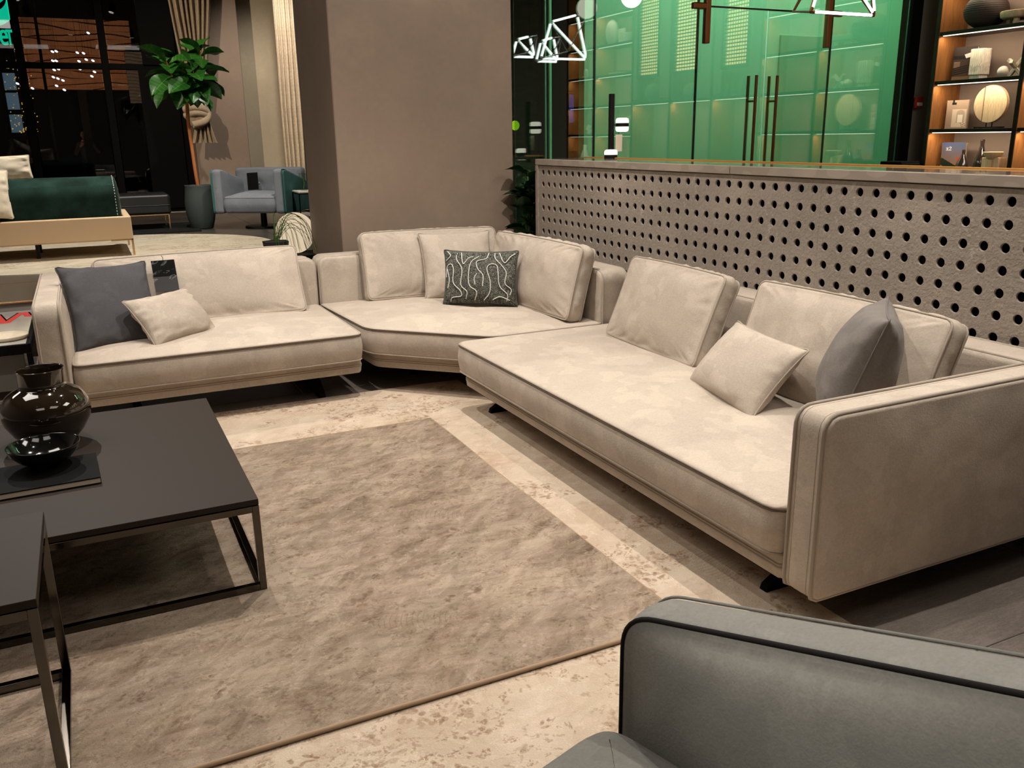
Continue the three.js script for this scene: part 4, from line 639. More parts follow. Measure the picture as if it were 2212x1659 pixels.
  put('vase', 'short white cylinder vase, mirrored in the glass left of the frame', 'vase', 4, -1.16, (q) => part('body', lathe([[0.001, 0], [0.06, 0], [0.065, 0.13], [0.058, 0.13], [0.05, 0.01]], 32), M.white, q));
  put('vase', 'dark slender bottle vase mirrored in the glass', 'vase', 1, -0.9, (q) => part('body', drop(0.05, 0.33, 0.015), M.smokeGlass, q));
  put('book', 'grey book lying flat, mirrored in the glass', 'book', 3, -0.95, (q) => { part('pages', plainBox(0.2, 0.03, 0.28), M.paper, q, [0, 0.02, 0]); part('cover', box(0.21, 0.005, 0.29, 0.001), M.darkClay, q, [0, 0.037, 0]); part('cover', box(0.21, 0.005, 0.29, 0.001), M.darkClay, q, [0, 0.0025, 0]); });
  put('ornament', 'folded white ornament mirrored at the far left end of the shelves', 'ornament', 3, 0.0, (q) => { for (const r of [0.5, -0.4, 1.2]) { const b = box(0.02, 0.13, 0.06, 0.004); b.rotateX(r); part('bar', moved(b, 0, 0.07, 0), M.white, q); } });
  put('ornament', 'white coral-like ornament mirrored two shelves below the folded one', 'ornament', 1, -0.1, (q) => { for (const r of [0.2, -0.7, 0.9, 1.4]) { const b = box(0.02, 0.15, 0.025, 0.004); b.rotateX(r); part('bar', moved(b, 0, 0.07, 0), M.white, q); } });
  put('vase', 'pale banded vase mirrored on the lowest shelf at the far end', 'vase', 0, 0.02, (q) => part('body', drop(0.07, 0.26, 0.03), M.white, q));
  for (const [z, h, txt] of [[-2.62, 0.2, 'first pale niche vase below the lattice, mirrored in the glass'], [-1.8, 0.24, 'wide pale niche vase below the left lattice, mirrored in the glass']]) put('vase', txt, 'vase', 2, z, (q) => part('body', moved(new THREE.SphereGeometry(h / 2, 28, 18), 0, h / 2, 0), M.wallPaint, q));
  for (const [z, h] of [[-3.45, 0.24], [-3.6, 0.2], [-3.34, 0.16]]) tag(put('vase', h === 0.24 ? 'tallest of three thin pale vases in the niche, mirrored beside the door' : h === 0.2 ? 'second tallest of three thin pale vases in the niche' : 'shortest of three thin pale vases in the niche', 'vase', 2, z, (q) => part('body', drop(0.04, h, 0.018), M.wallPaint, q)), null, null, 'pale vases in the niche');
}
{ // call point and black cabinet by the dark frame
  let t = thing('alarm_call_point', 'small red and white fire alarm call point on the grey wall', 'fire alarm', [7.13, 1.69, -6.015]); part('body', box(0.09, 0.1, 0.03, 0.005), M.red, t); part('plate', box(0.065, 0.03, 0.006, 0.002), M.white, t, [0, -0.015, 0.017]);
  t = thing('cabinet', 'low black cabinet standing before the dark frame beside the shelves', 'cabinet', [6.83, 0, -5.9]); part('body', box(0.24, 1.17, 0.24, 0.01), M.black, t, [0, 0.585, 0]); part('door', box(0.22, 1.1, 0.01, 0.003), M.blackMetal, t, [0, 0.6, 0.123]);
}
// dark relief wall behind the clear left end of the glass
{
  const g = new THREE.PlaneGeometry(2.3, 4.0, 110, 220), p = g.attributes.position;
  for (let i = 0; i < p.count; i++) { const x = p.getX(i), y = p.getY(i), row = (y + 0.05 * Math.sin(x * 5 + Math.floor(y / 0.12))) / 0.12; p.setZ(i, 0.03 * (row - Math.floor(row)) + 0.012 * n3(x * 4, y * 9, 0, 6)); }
  g.computeVertexNormals(); struct('wall_relief', g, M.relief, [3.6, 2.05, -9.12]);
}

{
  let t = thing('lime_disc', 'small round lime green glowing disc behind the glass beside the column edge', 'sign', [4.155, 1.553, -8.5]); part('face', cyl(0.048, 0.048, 0.012, 40).rotateX(Math.PI / 2), G.lime, t); part('rod', bar([0, 0.05, 0], [0, CEIL - 1.553, 0], 0.003), M.black, t);  // lime spot seen in the glass, set behind it as a disc
  t = thing('screen', 'narrow upright screen glowing blue at its top, in the dark behind the glass', 'screen', [5.04, 1.0, -8.9]); part('case', box(0.09, 1.9, 0.05, 0.006), M.black, t, [0, -0.05, 0]); part('display', plainBox(0.055, 0.3, 0.004), G.screen, t, [0, 0.73, 0.028]); part('foot', box(0.2, 0.03, 0.2, 0.004), M.black, t, [0, -0.985, 0]);
}

/* ---------- plants ---------- */
function leafGeo(L, W, seed, curl = 0.25) {
  const r = rng(seed), nx = 6, ny = 10, pos = [], uv = [], idx = [], ph = r() * 6;
  for (let j = 0; j <= ny; j++) for (let i = 0; i <= nx; i++) {
    const t = j / ny, s = (i / nx) * 2 - 1, wid = W * 0.5 * Math.pow(Math.sin(Math.PI * Math.pow(t * 0.985 + 0.01, 1.35)), 0.75) * (1 - 0.22 * Math.exp(-(((t - 0.33) / 0.12) ** 2)));
    pos.push(wid * s, L * (t - 0.1 * t * t * curl), L * (-curl * t * t * 0.6) + Math.abs(s) * wid * 0.35 + 0.045 * L * Math.sin(t * 11 + ph) * Math.abs(s) * (1 - 0.3 * t)); uv.push(i / nx, t);
  }
  for (let j = 0; j < ny; j++) for (let i = 0; i < nx; i++) { const a = j * (nx + 1) + i, b = a + 1, c = a + nx + 1; idx.push(a, b, c + 1, a, c + 1, c); }
  const g = new THREE.BufferGeometry(); g.setAttribute('position', new THREE.Float32BufferAttribute(pos, 3)); g.setAttribute('uv', new THREE.Float32BufferAttribute(uv, 2)); g.setIndex(idx); g.computeVertexNormals(); return g;
}
const LEAVES = [1, 2, 3, 4].map((s) => leafGeo(0.34, 0.215, s, 0.15 + 0.16 * s));
function putLeaf(t, at, dir, roll, k, size, mat) {
  const m = part('leaf', LEAVES[k % 4], mat, t, at), y = dir.clone().normalize(), up = V(0, 1, 0), x = y.clone().cross(up).normalize(); if (x.lengthSq() < 0.1) x.set(1, 0, 0); const z = x.clone().cross(y);
  m.quaternion.setFromRotationMatrix(new THREE.Matrix4().makeBasis(x, y, z)); m.rotateY(roll); m.scale.setScalar(size); return m;
}
{
  const t = thing('potted_tree', 'fiddle-leaf fig tree with a bare trunk in a tall dark pot by the window', 'plant', [1.235, RF, -11]);
  part('pot', lathe([[0.001, 0.01], [0.11, 0], [0.125, 0.01], [0.15, 0.1], [0.17, 0.22], [0.168, 0.32], [0.155, 0.42], [0.148, 0.49], [0.155, 0.503], [0.143, 0.503], [0.136, 0.46], [0.001, 0.45]], 48), M.pot, t);
  part('soil', moved(new THREE.CylinderGeometry(0.138, 0.138, 0.02, 32), 0, 0.465, 0), M.soil, t);
  part('trunk', tube([[0, 0.46, 0], [-0.012, 0.62, 0.01], [-0.02, 0.9, 0], [-0.028, 1.2, -0.01], [-0.022, 1.45, 0], [-0.045, 1.6, 0.01]], 0.02, false, 40, 10), M.bark, t);
  const tips = [[[-0.04, 1.55, 0], [-0.14, 1.68, 0.06], [-0.2, 1.86, 0.08]], [[-0.045, 1.58, 0], [0.0, 1.75, -0.05], [-0.03, 1.88, -0.08]], [[-0.04, 1.52, 0], [0.1, 1.68, 0.05], [0.19, 1.98, 0.02]], [[-0.04, 1.55, 0], [0.05, 1.63, 0.15], [0.06, 1.75, 0.22]]];
  const r = rng(9); let k = 0;
  for (const b of tips) { part('branch', tube(b, 0.009, false, 14, 8), M.bark, t); const c = new THREE.CatmullRomCurve3(b.map((q) => V(...q))); const n = 16; for (let i = 0; i < n; i++) { const s = 0.3 + 0.7 * (i / (n - 1)), a = i * 2.4 + r() * 0.7, e = mix(-0.75, 0.95, (i / n) ** 1.2) + (r() - 0.5) * 0.5; putLeaf(t, c.getPoint(s).toArray(), V(Math.cos(a) * Math.cos(e), Math.sin(e), Math.sin(a) * Math.cos(e)), (r() - 0.5) * 1.2, k++, 0.72 + r() * 0.42, M.leaf); } }
}
{
  const t = thing('potted_plant', 'dark broad-leaved plant in the gap between the brown column and the partition', 'plant', [3.02, 0, -5.87]);
  part('pot', lathe([[0.001, 0], [0.09, 0], [0.1, 0.02], [0.115, 0.5], [0.105, 0.5], [0.1, 0.47], [0.001, 0.47]], 32), M.pot, t);
  const r = rng(21); let k = 0;
  for (let s = 0; s < 5; s++) { const x = (r() - 0.5) * 0.1, z = (r() - 0.5) * 0.05, h = 0.95 + r() * 0.3, c = [[x, 0.46, z], [x * 2, 0.8, z], [x * 2.5, h, z * 1.5]]; part('stem', tube(c, 0.007, false, 14, 6), M.stem, t); const cv = new THREE.CatmullRomCurve3(c.map((q) => V(...q))); for (let i = 0; i < 9; i++) { const a = i * 2.4 + s, e = 0.3 + r() * 0.7; putLeaf(t, cv.getPoint(0.35 + 0.65 * i / 8).toArray(), V(Math.cos(a) * Math.cos(e), Math.sin(e), 0.35 * Math.sin(a) * Math.cos(e)), (r() - 0.5), k++, 0.42 + r() * 0.26, M.leafDark); } }
}

/* ---------- raised area: daybed, armchair, curtains ---------- */
{ const o = []; for (let k = 0; k < 96; k++) { const a = (k / 96) * Math.PI * 2; o.push([1.68 * Math.cos(a), 9.15 + 1.42 * Math.sin(a)]); } const m = part('rug', boxUV(flat(slab(o, RF - 0.004, RF + 0.014, { edge: 0.004, top: 0, rings: 3, wob: 0, bulge: 0 }))), M.rugRound, scene); m.name = numbered('rug_round').replace('rug_round', 'round_rug'); tag(m, 'large round cream rug under the daybed on the raised floor', 'rug');
  const d = part('dark_rug', boxUV(box(1.7, 0.018, 1.2, 0.004)), M.rugDark, scene, [0.33, RF + 0.005, -11.24]); tag(d, 'thin black rug under the ottoman behind the daybed', 'rug'); }
{
  const t = thing('daybed', 'daybed with beige leather platform and dark green rolled back cushion', 'daybed', [0, RF, 0]);
  part('rail', box(2.2, 0.2, 0.06, 0.012), M.leather, t, [-0.735, 0.262, -8.63]); part('rail', box(0.06, 0.2, 0.95, 0.012), M.leather, t, [0.335, 0.262, -9.1]); part('platform', box(2.1, 0.1, 0.9, 0.01), M.leather, t, [-0.735, 0.2, -9.1]);
  for (const z of [-8.62, -9.5]) { part('leg', box(0.018, 0.165, 0.018, 0.002), M.gold, t, [0.355, 0.082, z]); part('leg', box(0.03, 0.165, 0.03, 0.002), M.blackMetal, t, [-0.42, 0.082, z + (z < -9 ? 0.2 : -0.2)]); part('leg', box(0.018, 0.165, 0.018, 0.002), M.gold, t, [-1.8, 0.082, z]); } part('leg_rail', box(0.18, 0.018, 0.018, 0.002), M.gold, t, [0.27, 0.157, -8.62]);
  const o = roundPoly([[8.68, 0.24], [9.1, 0.24], [9.08, 0.62], [8.98, 0.705], [8.82, 0.705], [8.68, 0.6]], 0.07, 120);
  const c = part('back_cushion', boxUV(slab(o, -1.75, 0.285, { edge: 0.03, top: 0.015, rings: 10, wob: 0.006, bulge: 0.0, seed: 61 }).rotateY(Math.PI / 2)), M.greenVelvet, t);
  const st = []; for (const q of o) st.push(V(0.255, q[1], -q[0])); const nrm = normals2(o); const gs = []; for (let k = 0; k < 120; k += 2) { const a = o[k], n = nrm[k]; gs.push(bar([0.262, a[1] + n[1] * 0.004, -(a[0] + n[0] * 0.004)], [0.262, o[(k + 1) % 120][1] + n[1] * 0.004, -(o[(k + 1) % 120][0] + n[0] * 0.004)], 0.0032, 5)); } part('stitching', mergeGeometries(gs), M.white, c).userData.kind = 'stuff';
}
{
  const g1 = pillowGeo(0.5, 0.42, 0.16, { seed: 71, pinch: 0.04, wr: 0.012 });
  let p = thing('throw_pillow', 'cream pillow draped over the left of the dark green daybed cushion', 'pillow', [-0.8, RF + 0.4, -8.6], 0.15, 'cream pillows on the daybed'); p.rotation.x = -0.35; part('cover', g1.body, M.cream, p); part('seam', g1.seam, M.cream, p);
  const g2 = pillowGeo(0.55, 0.2, 0.13, { seed: 72, pinch: 0.03, wr: 0.01 });
  p = thing('throw_pillow', 'flat cream bolster lying on top of the daybed at the left edge', 'pillow', [-0.66, RF + 0.69, -9.3], 0, 'cream pillows on the daybed'); p.rotation.z = 0.03; part('cover', g2.body, M.cream, p); part('seam', g2.seam, M.cream, p);
  const g3 = pillowGeo(0.5, 0.35, 0.15, { seed: 73, pinch: 0.05, wr: 0.01 });
  p = thing('throw_pillow', 'cream pillow tilted behind the bolster, at the left picture edge', 'pillow', [-0.95, RF + 0.66, -9.35], 0, 'cream pillows on the daybed'); p.rotation.z = -0.5; part('cover', g3.body, M.cream, p); part('seam', g3.seam, M.cream, p);
}
{
  const t = thing('ottoman', 'low black leather ottoman on thin gold legs under the window', 'ottoman', [0.5, RF, -11.3]);
  part('cushion', box(0.82, 0.23, 0.6, 0.035, 4), M.darkLeather, t, [0, 0.3, 0]); part('piping', tube([[-0.4, 0.29, 0.302], [0.4, 0.29, 0.302]], 0.004), M.darkLeather, t);
  for (const x of [-0.38, 0.38]) for (const z of [-0.27, 0.27]) part('leg', box(0.016, 0.18, 0.016, 0.002), M.gold, t, [x, 0.093, z]); for (const z of [-0.27, 0.27]) part('rail', box(0.76, 0.016, 0.016, 0.002), M.gold, t, [0, 0.182, z]);
}
{
  const t = thing('armchair', 'blue grey velvet swivel tub armchair with teal sides on the raised floor', 'armchair', [1.91, RF, -10.75], -0.6); t.scale.setScalar(0.94);
  const W = 0.9, D = 0.78;
  for (const s of [-1, 1]) { const o = roundPoly([[-0.39, 0.2], [0.39, 0.2], [0.39, 0.72], [0.3, 0.72], [-0.39, 0.55]].map(([u, v]) => [-u, v]).reverse(), 0.03, 110); const g = slab(o, -0.055, 0.055, { edge: 0.02, top: 0.012, bottom: 0.012, rings: 8, wob: 0.002, seed: 80 + s }).rotateY(Math.PI / 2).translate(s * (W / 2 - 0.055), 0, 0); const a = part('arm', boxUV(g), M.blueVelvet, t); const side = slab(o.map(([x, y]) => [x * 0.985, 0.2 + (y - 0.2) * 0.97]), -0.008, 0.008, { edge: 0.005, top: 0.004, bottom: 0.004, rings: 5, wob: 0.001, seed: 88 }).rotateY(Math.PI / 2).translate(s * (W / 2 + 0.014), 0, 0); part('side_panel', boxUV(side), M.tealVelvet, a); part('piping', loop(o, 0, 0.001, 0.005).rotateY(Math.PI / 2).translate(s * (W / 2 - 0.006), 0, 0), M.tealVelvet, a); }
  const bo = roundPoly(rect(-W / 2, 0.2, W / 2, 0.72), 0.05, 110); part('backrest', boxUV(slab(bo, -0.39, -0.24, { edge: 0.03, top: 0.03, rings: 14, wob: 0.003, seed: 84, dim: [[-0.12, 0.53, 0.05, 0.02], [0.12, 0.53, 0.05, 0.02]] })), M.blueVelvet, t);
  for (const x of [-0.12, 0.12]) part('button', new THREE.SphereGeometry(0.012, 12, 8), M.blueVelvet, t, [x, 0.53, -0.223]);
  const so = roundPoly(rect(-W / 2 + 0.115, -0.385, W / 2 - 0.115, 0.25), 0.05, 120); const sc = part('seat_cushion', boxUV(flat(slab(so, 0.2, 0.405, { edge: 0.04, top: 0.05, bulge: 0.012, rings: 14, wob: 0.003, seed: 86 }))), M.blueVelvet, t); part('piping', flat(loop(so, 0.385, -0.006, 0.006)), M.blueVelvet, sc);
  part('pedestal', moved(cyl(0.035, 0.04, 0.19, 20), 0, 0.115, 0), M.blackMetal, t); part('base_plate', moved(cyl(0.23, 0.235, 0.02, 40), 0, 0.012, 0), M.blackMetal, t); part('under_frame', box(0.5, 0.02, 0.5, 0.004), M.black, t, [0, 0.205, 0]);
  const g = thing('price_tag', 'black price tag in a plastic sleeve hanging on the blue grey armchair', 'tag', [1.84, RF + 0.53, -10.86], -0.5); part('card', box(0.13, 0.2, 0.003, 0.002), M.black, g, [0, 0, 0], [-0.2, 0, 0.06]); part('sleeve', plainBox(0.14, 0.21, 0.001), M.plastic, g, [0, 0, 0.01], [-0.2, 0, 0.06]);
}
{
  const t = thing('side_table', 'small black side table with a pale top beside the blue grey armchair', 'table', [2.36, RF, -10.2]);
  part('table_top', box(0.34, 0.02, 0.34, 0.004), M.marble, t, [0, 0.425, 0]); part('rim', box(0.35, 0.012, 0.35, 0.003), M.black, t, [0, 0.408, 0]);
  part('leg', box(0.012, 0.4, 0.012, 0.002), M.black, t, [-0.165, 0.2, 0.165]); part('leg', box(0.012, 0.4, 0.012, 0.002), M.black, t, [-0.165, 0.2, -0.165]); part('leg', box(0.05, 0.4, 0.3, 0.004), M.black, t, [0.06, 0.2, 0]);
  const carafe = thing('jar', 'tall square glass jar with a green sprig on the small side table', 'jar', [2.29, RF + 0.4355, -10.21]); part('glass', box(0.075, 0.2, 0.075, 0.006), M.jar, carafe, [0, 0.1, 0]); part('sprig', tube([[0, 0.02, 0], [0.01, 0.1, 0], [-0.015, 0.19, 0.01]], 0.006), M.stem, carafe);
  const j2 = thing('jar', 'middle glass jar on the small side table', 'jar', [2.37, RF + 0.4355, -10.13]); part('glass', box(0.06, 0.12, 0.06, 0.006), M.jar, j2, [0, 0.06, 0]); part('stopper', box(0.03, 0.02, 0.03, 0.004), M.chrome, j2, [0, 0.13, 0]);
  const j3 = thing('jar', 'short cream jar on the small side table beside the glass jars', 'jar', [2.45, RF + 0.4355, -10.15]); part('body', lathe([[0.001, 0], [0.035, 0], [0.035, 0.06], [0.025, 0.07], [0.001, 0.07]], 24), M.cream, j3);
  const b = thing('vase', 'black rounded vase half hidden behind the brown column and side table', 'vase', [2.48, RF + 0.4355, -10.26]); part('body', moved(new THREE.CapsuleGeometry(0.05, 0.1, 6, 20), 0, 0.1, 0), M.black, b);
}
{ // hanging grass pot and round pale disc with an evenly emissive face on a low plinth behind the sofa
  const pl = thing('plinth', 'low dark plinth behind the left sofa module, mostly hidden', 'plinth', [1.38, RF, -6.98]); part('body', box(0.56, 0.13, 0.34, 0.006), M.black, pl, [0, 0.065, 0]);
  const d = thing('glowing_disc', 'round cream glowing disc beside the brown column', 'lamp', [1.475, RF + 0.13, -7.02]); d.rotation.y = 0.15;
  const s = new THREE.Shape(); s.absarc(0, 0, 0.155, 0, Math.PI * 2); part('disc', new THREE.ExtrudeGeometry(s, { depth: 0.02, bevelSize: 0.004, bevelThickness: 0.004, curveSegments: 48 }), G.disc, d, [0, 0.158, 0]); part('foot', box(0.12, 0.012, 0.08, 0.003), M.black, d, [0, 0.006, -0.02]);
  const p = thing('potted_plant', 'trailing grass plant in a low dark pot behind the sofa', 'plant', [1.29, RF + 0.13, -6.86]);
  part('pot', lathe([[0.001, 0], [0.08, 0], [0.09, 0.01], [0.105, 0.12], [0.098, 0.12], [0.09, 0.1], [0.001, 0.1]], 6), M.darkPaint, p); part('soil', moved(cyl(0.09, 0.09, 0.01, 20), 0, 0.108, 0), M.soil, p);
  const r = rng(33); for (let k = 0; k < 30; k++) { const a = (r() - 0.35) * 2.6, q = 0.12 + r() * 0.2, up = 0.1 + r() * 0.14, cx = Math.cos(a) * q, cz = Math.sin(a) * q * 0.35 + 0.04; part('blade', tube([[0.04 * (r() - 0.5), 0.1, 0.02 * (r() - 0.5)], [cx * 0.45, 0.1 + up, cz * 0.4], [cx * 0.85, 0.09 + up * 0.8, cz * 0.8], [cx * 1.1, 0.02 + up * 0.2 * r(), cz]], 0.0011 + r() * 0.0007, false, 14, 4), M.stem, p); }
}
// curtains
function pleats(w0, w1, h, amp, folds, mat, t, name, seed, at) {
  const nx = folds * 10, ny = 30, g = new THREE.PlaneGeometry(1, 1, nx, ny), p = g.attributes.position;
  for (let i = 0; i < p.count; i++) { const s = p.getX(i), v = p.getY(i) + 0.5, w = mix(w1, w0, Math.pow(v, 0.8)), f = Math.sin(s * folds * Math.PI * 2 + 1.2 * n3(s * 5, v * 1.2, 0, seed)); p.setXYZ(i, s * w + 0.012 * n3(s * 4, v * 3, 2, seed), v * h, amp * f * (0.55 + 0.45 * v) + 0.02 * n3(s * 6, v * 2, 1, seed)); }
  g.computeVertexNormals(); const m = part(name, boxUV(g), mat, t, at); return m;
}
M.linen.side = M.linenPale.side = THREE.DoubleSide;
{
  const t = thing('curtain', 'beige linen curtain gathered and tied in a big knot in front of the window corner', 'curtain', [1.58, -0.08, -13.35]);
  const c = pleats(0.72, 0.16, 2.05, 0.06, 8, M.linen, t, 'drape', 3, [0, 2.02, 0]); { const p = c.geometry.attributes.position; for (let i = 0; i < p.count; i++) { const v = p.getY(i) / 2.05; p.setX(i, p.getX(i) + 0.04 + 0.06 * v); } c.geometry.computeVertexNormals(); }
  const kn = new THREE.SphereGeometry(0.17, 48, 32), p = kn.attributes.position; for (let i = 0; i < p.count; i++) { const v = V(p.getX(i), p.getY(i), p.getZ(i)), a = Math.atan2(v.y, v.x), d = 1 + 0.09 * Math.sin(a * 3 + v.length() * 9 + v.z * 26 + v.y * 14) + 0.07 * n3(v.x * 9, v.y * 9, v.z * 9, 4); p.setXYZ(i, v.x * d * 1.05, v.y * d * 1.15, v.z * d * 0.8); } const km = mergeVertices((kn.deleteAttribute('uv'), kn.deleteAttribute('normal'), kn), 1e-4); km.computeVertexNormals(); part('knot', boxUV(km), M.linen, t, [0, 1.9, 0.06]);
  for (const [a, r] of [[0.3, 0.05], [1.0, 0.045]]) part('knot_band', tube([[-0.16, 1.98 - a * 0.12, 0.1], [-0.02, 2.0 - a * 0.1, 0.2], [0.14, 1.93 - a * 0.08, 0.12], [0.1, 1.8, 0.16], [-0.08, 1.74, 0.17]], r, false, 30, 10), M.linen, t);
  pleats(0.16, 0.34, 0.34, 0.05, 5, M.linen, t, 'tail', 5, [0.06, 1.5, 0.08]);
}
{ const t = thing('curtain', 'pale straight linen curtain hanging between the cream wall and the brown column', 'curtain', [2.82, 0, -12.75]); pleats(0.36, 0.36, 3.62, 0.035, 6, M.linenPale, t, 'drape', 13, [0, RF + 0.02, 0]); }

/* ---------- beyond the dark window ---------- */
struct('ground', plainBox(30, 0.1, 20), M.black, [0, -0.06, -24.4]);
struct('wall_street', plainBox(30, 10, 0.2), M.black, [0, 4.9, -32.5]);
{
  const g = new THREE.PlaneGeometry(2.75, 1.75, 80, 160), p = g.attributes.position;
  for (let i = 0; i < p.count; i++) { const x = p.getX(i), y = p.getY(i), k = (y + 0.1 * Math.sin(x * 1.4 + 2.1 * Math.floor(y / 0.2)) + 0.05 * n3(x, y * 2, 0, 3)) / 0.2; p.setZ(i, 0.09 * Math.pow(k - Math.floor(k), 0.7)); }
  g.computeVertexNormals(); const t = thing('reflected_boards', 'orange lit timber wall of wavy boards set beyond the dark window to stand for a reflection', 'wall panel', [0.35, 3.68, -27]); part('boards', boxUV(g), M.woodWave, t);  // wavy boards built outside in place of a window reflection
  const back = part('backing', plainBox(2.75, 1.75, 0.1), M.black, t, [0, 0, -0.06]); part('post', plainBox(0.2, 2.85, 0.08), M.black, t, [0, -2.26, -0.08]); void back;
  const rl = new THREE.PlaneGeometry(0.5, 1.3, 24, 100), q = rl.attributes.position; for (let i = 0; i < q.count; i++) { const x = q.getX(i), y = q.getY(i), k = (y + 0.02 * Math.sin(x * 9)) / 0.085; q.setZ(i, 0.04 * (k - Math.floor(k))); } rl.computeVertexNormals(); const rt = thing('relief_panel', 'grey ribbed relief panel seen through the window right of the timber wall', 'wall panel', [1.75, 3.1, -26.6]); part('ribs', rl, M.relief, rt); part('post', plainBox(0.1, 2.5, 0.05), M.black, rt, [0, -1.85, -0.06]); part('backing', plainBox(0.5, 1.3, 0.06), M.black, rt, [0, 0, -0.05]);
  const l = new THREE.SpotLight(0xffd9b0, 62, 0, R(24), 0.8, 2); l.name = 'added_flood_beam'; l.castShadow = true; l.shadow.radius = 6; l.position.set(0.4, 0.9, -20.3); l.target.position.set(0.4, 3.7, -27); scene.add(l, l.target);
  const fl = thing('added_flood_lamp', 'small black flood lamp added outside to light the wavy boards', 'lamp', [0.4, 0.85, -20.2]); part('lamp_housing', box(0.2, 0.12, 0.1, 0.01), M.black, fl); part('lamp_lens', box(0.16, 0.08, 0.006, 0.002), G.spot, fl, [0, 0.02, -0.053]); part('post', bar([0, -0.05, 0.03], [0, -0.85, 0.03], 0.03), M.black, fl);  // lamp added only to light the boards
}
{ // small bulbs set outside stand for lights reflected in the window
  const t = thing('reflected_bulbs', 'cluster of many small bright bulbs set beyond the dark window to stand for reflections', 'pendant lamp', [0, 0, -24]), at = [[0.63, 3.92], [-0.18, 3.49], [-0.1, 3.5], [-0.2, 3.29], [-0.13, 3.29], [0.34, 3.48], [0.47, 3.47], [0.35, 3.29], [0.51, 3.33], [0.65, 3.31], [-0.2, 3.09], [-0.11, 3.11], [0.34, 3.12], [0.46, 3.14], [0.65, 3.06], [-0.24, 2.93], [-0.15, 2.9], [-0.05, 2.86], [0.58, 2.96], [-0.2, 2.74], [-0.05, 2.65], [-0.71, 2.68], [-1.0, 2.78]];
  const s = new THREE.SphereGeometry(0.028, 12, 8).scale(1.35, 0.8, 1); for (const [X, Y] of at) { part('bulb', s, G.bulb, t, [X, Y, 0]).rotation.z = -0.5; part('wire', bar([X, Y + 0.02, 0], [X, 7, 0], 0.002, 4), M.black, t); }
}
{ // green neon letters, cut by the picture edge
  const font = await new FontLoader().loadAsync('fonts/droid/droid_sans_bold.typeface.json');
  const t = thing('neon_sign', 'glowing turquoise letter sign hanging at the left edge behind the window', 'sign', [0, 0, -14.6]);
  const L = (s, size, x, y, sx = 1) => { const g = new TextGeometry(s, { font, size, depth: 0.02, curveSegments: 8 }); g.scale(sx, 1, 1); part('letter', g, G.teal, t, [x, y, 0]); };
  L('e', 0.25, -0.745, 2.765, 0.62); L('T', 0.2, -0.655, 2.765, 0.56);
  const sh = new THREE.Shape(); sh.absarc(0, 0, 0.3, -Math.PI * 0.95, Math.PI * 0.1, false); sh.absarc(0.02, 0.08, 0.19, Math.PI * 0.02, -Math.PI * 0.9, true); part('logo_arc', new THREE.ExtrudeGeometry(sh, { depth: 0.02, bevelEnabled: false }), G.teal, t, [-0.79, 3.3, 0]);
  const ds = new THREE.Shape([[-0.12, 0.05], [0.12, 0.35], [0.24, 0.35], [0.16, -0.12]].map((p) => new THREE.Vector2(...p))); void ds; part('logo_bar', new THREE.ExtrudeGeometry(new THREE.Shape([[-0.2, 0.45], [-0.02, 0.45], [0.2, 0.06], [0.1, -0.02]].map((p) => new THREE.Vector2(...p))), { depth: 0.02, bevelEnabled: false }), G.teal, t, [-0.79, 3.3, 0]);
  for (const [y, h] of [[2.28, 0.24], [2.02, 0.24], [1.72, 0.26]]) { const w = thing('street_window', y > 2.2 ? 'top one of three dim pale blue lit windows in the street' : y > 2 ? 'middle one of three dim pale blue lit windows in the street' : 'lowest of three dim pale blue lit windows in the street', 'window', [-1.2, y * 1.72 - 1.04, -25], 0, 'lit windows in the street'); part('frame', box(0.34, h * 1.72, 0.04, 0.01), M.black, w, [0, 0, -0.03]); part('wall_strip', plainBox(0.3, y * 1.72 - 1.04, 0.03), M.black, w, [0, -(y * 1.72 - 1.04) / 2, -0.07]); part('glass', plainBox(0.26, h * 1.6, 0.01), G.blue, w); }
  const r = rng(44), gs = []; for (let k = 0; k < 90; k++) gs.push(new THREE.SphereGeometry(0.008 + r() * 0.008, 6, 4).translate(-1.3 + r() * 0.6, 1.7 + r() * r() * 2.8, r() * 0.3)); const f = part('fairy_lights', mergeGeometries(gs), G.fairy, scene, [0, 0, -24.5]); tag(f, 'tiny golden fairy lights in the street at the left edge', 'fairy lights', null, 'stuff');
}
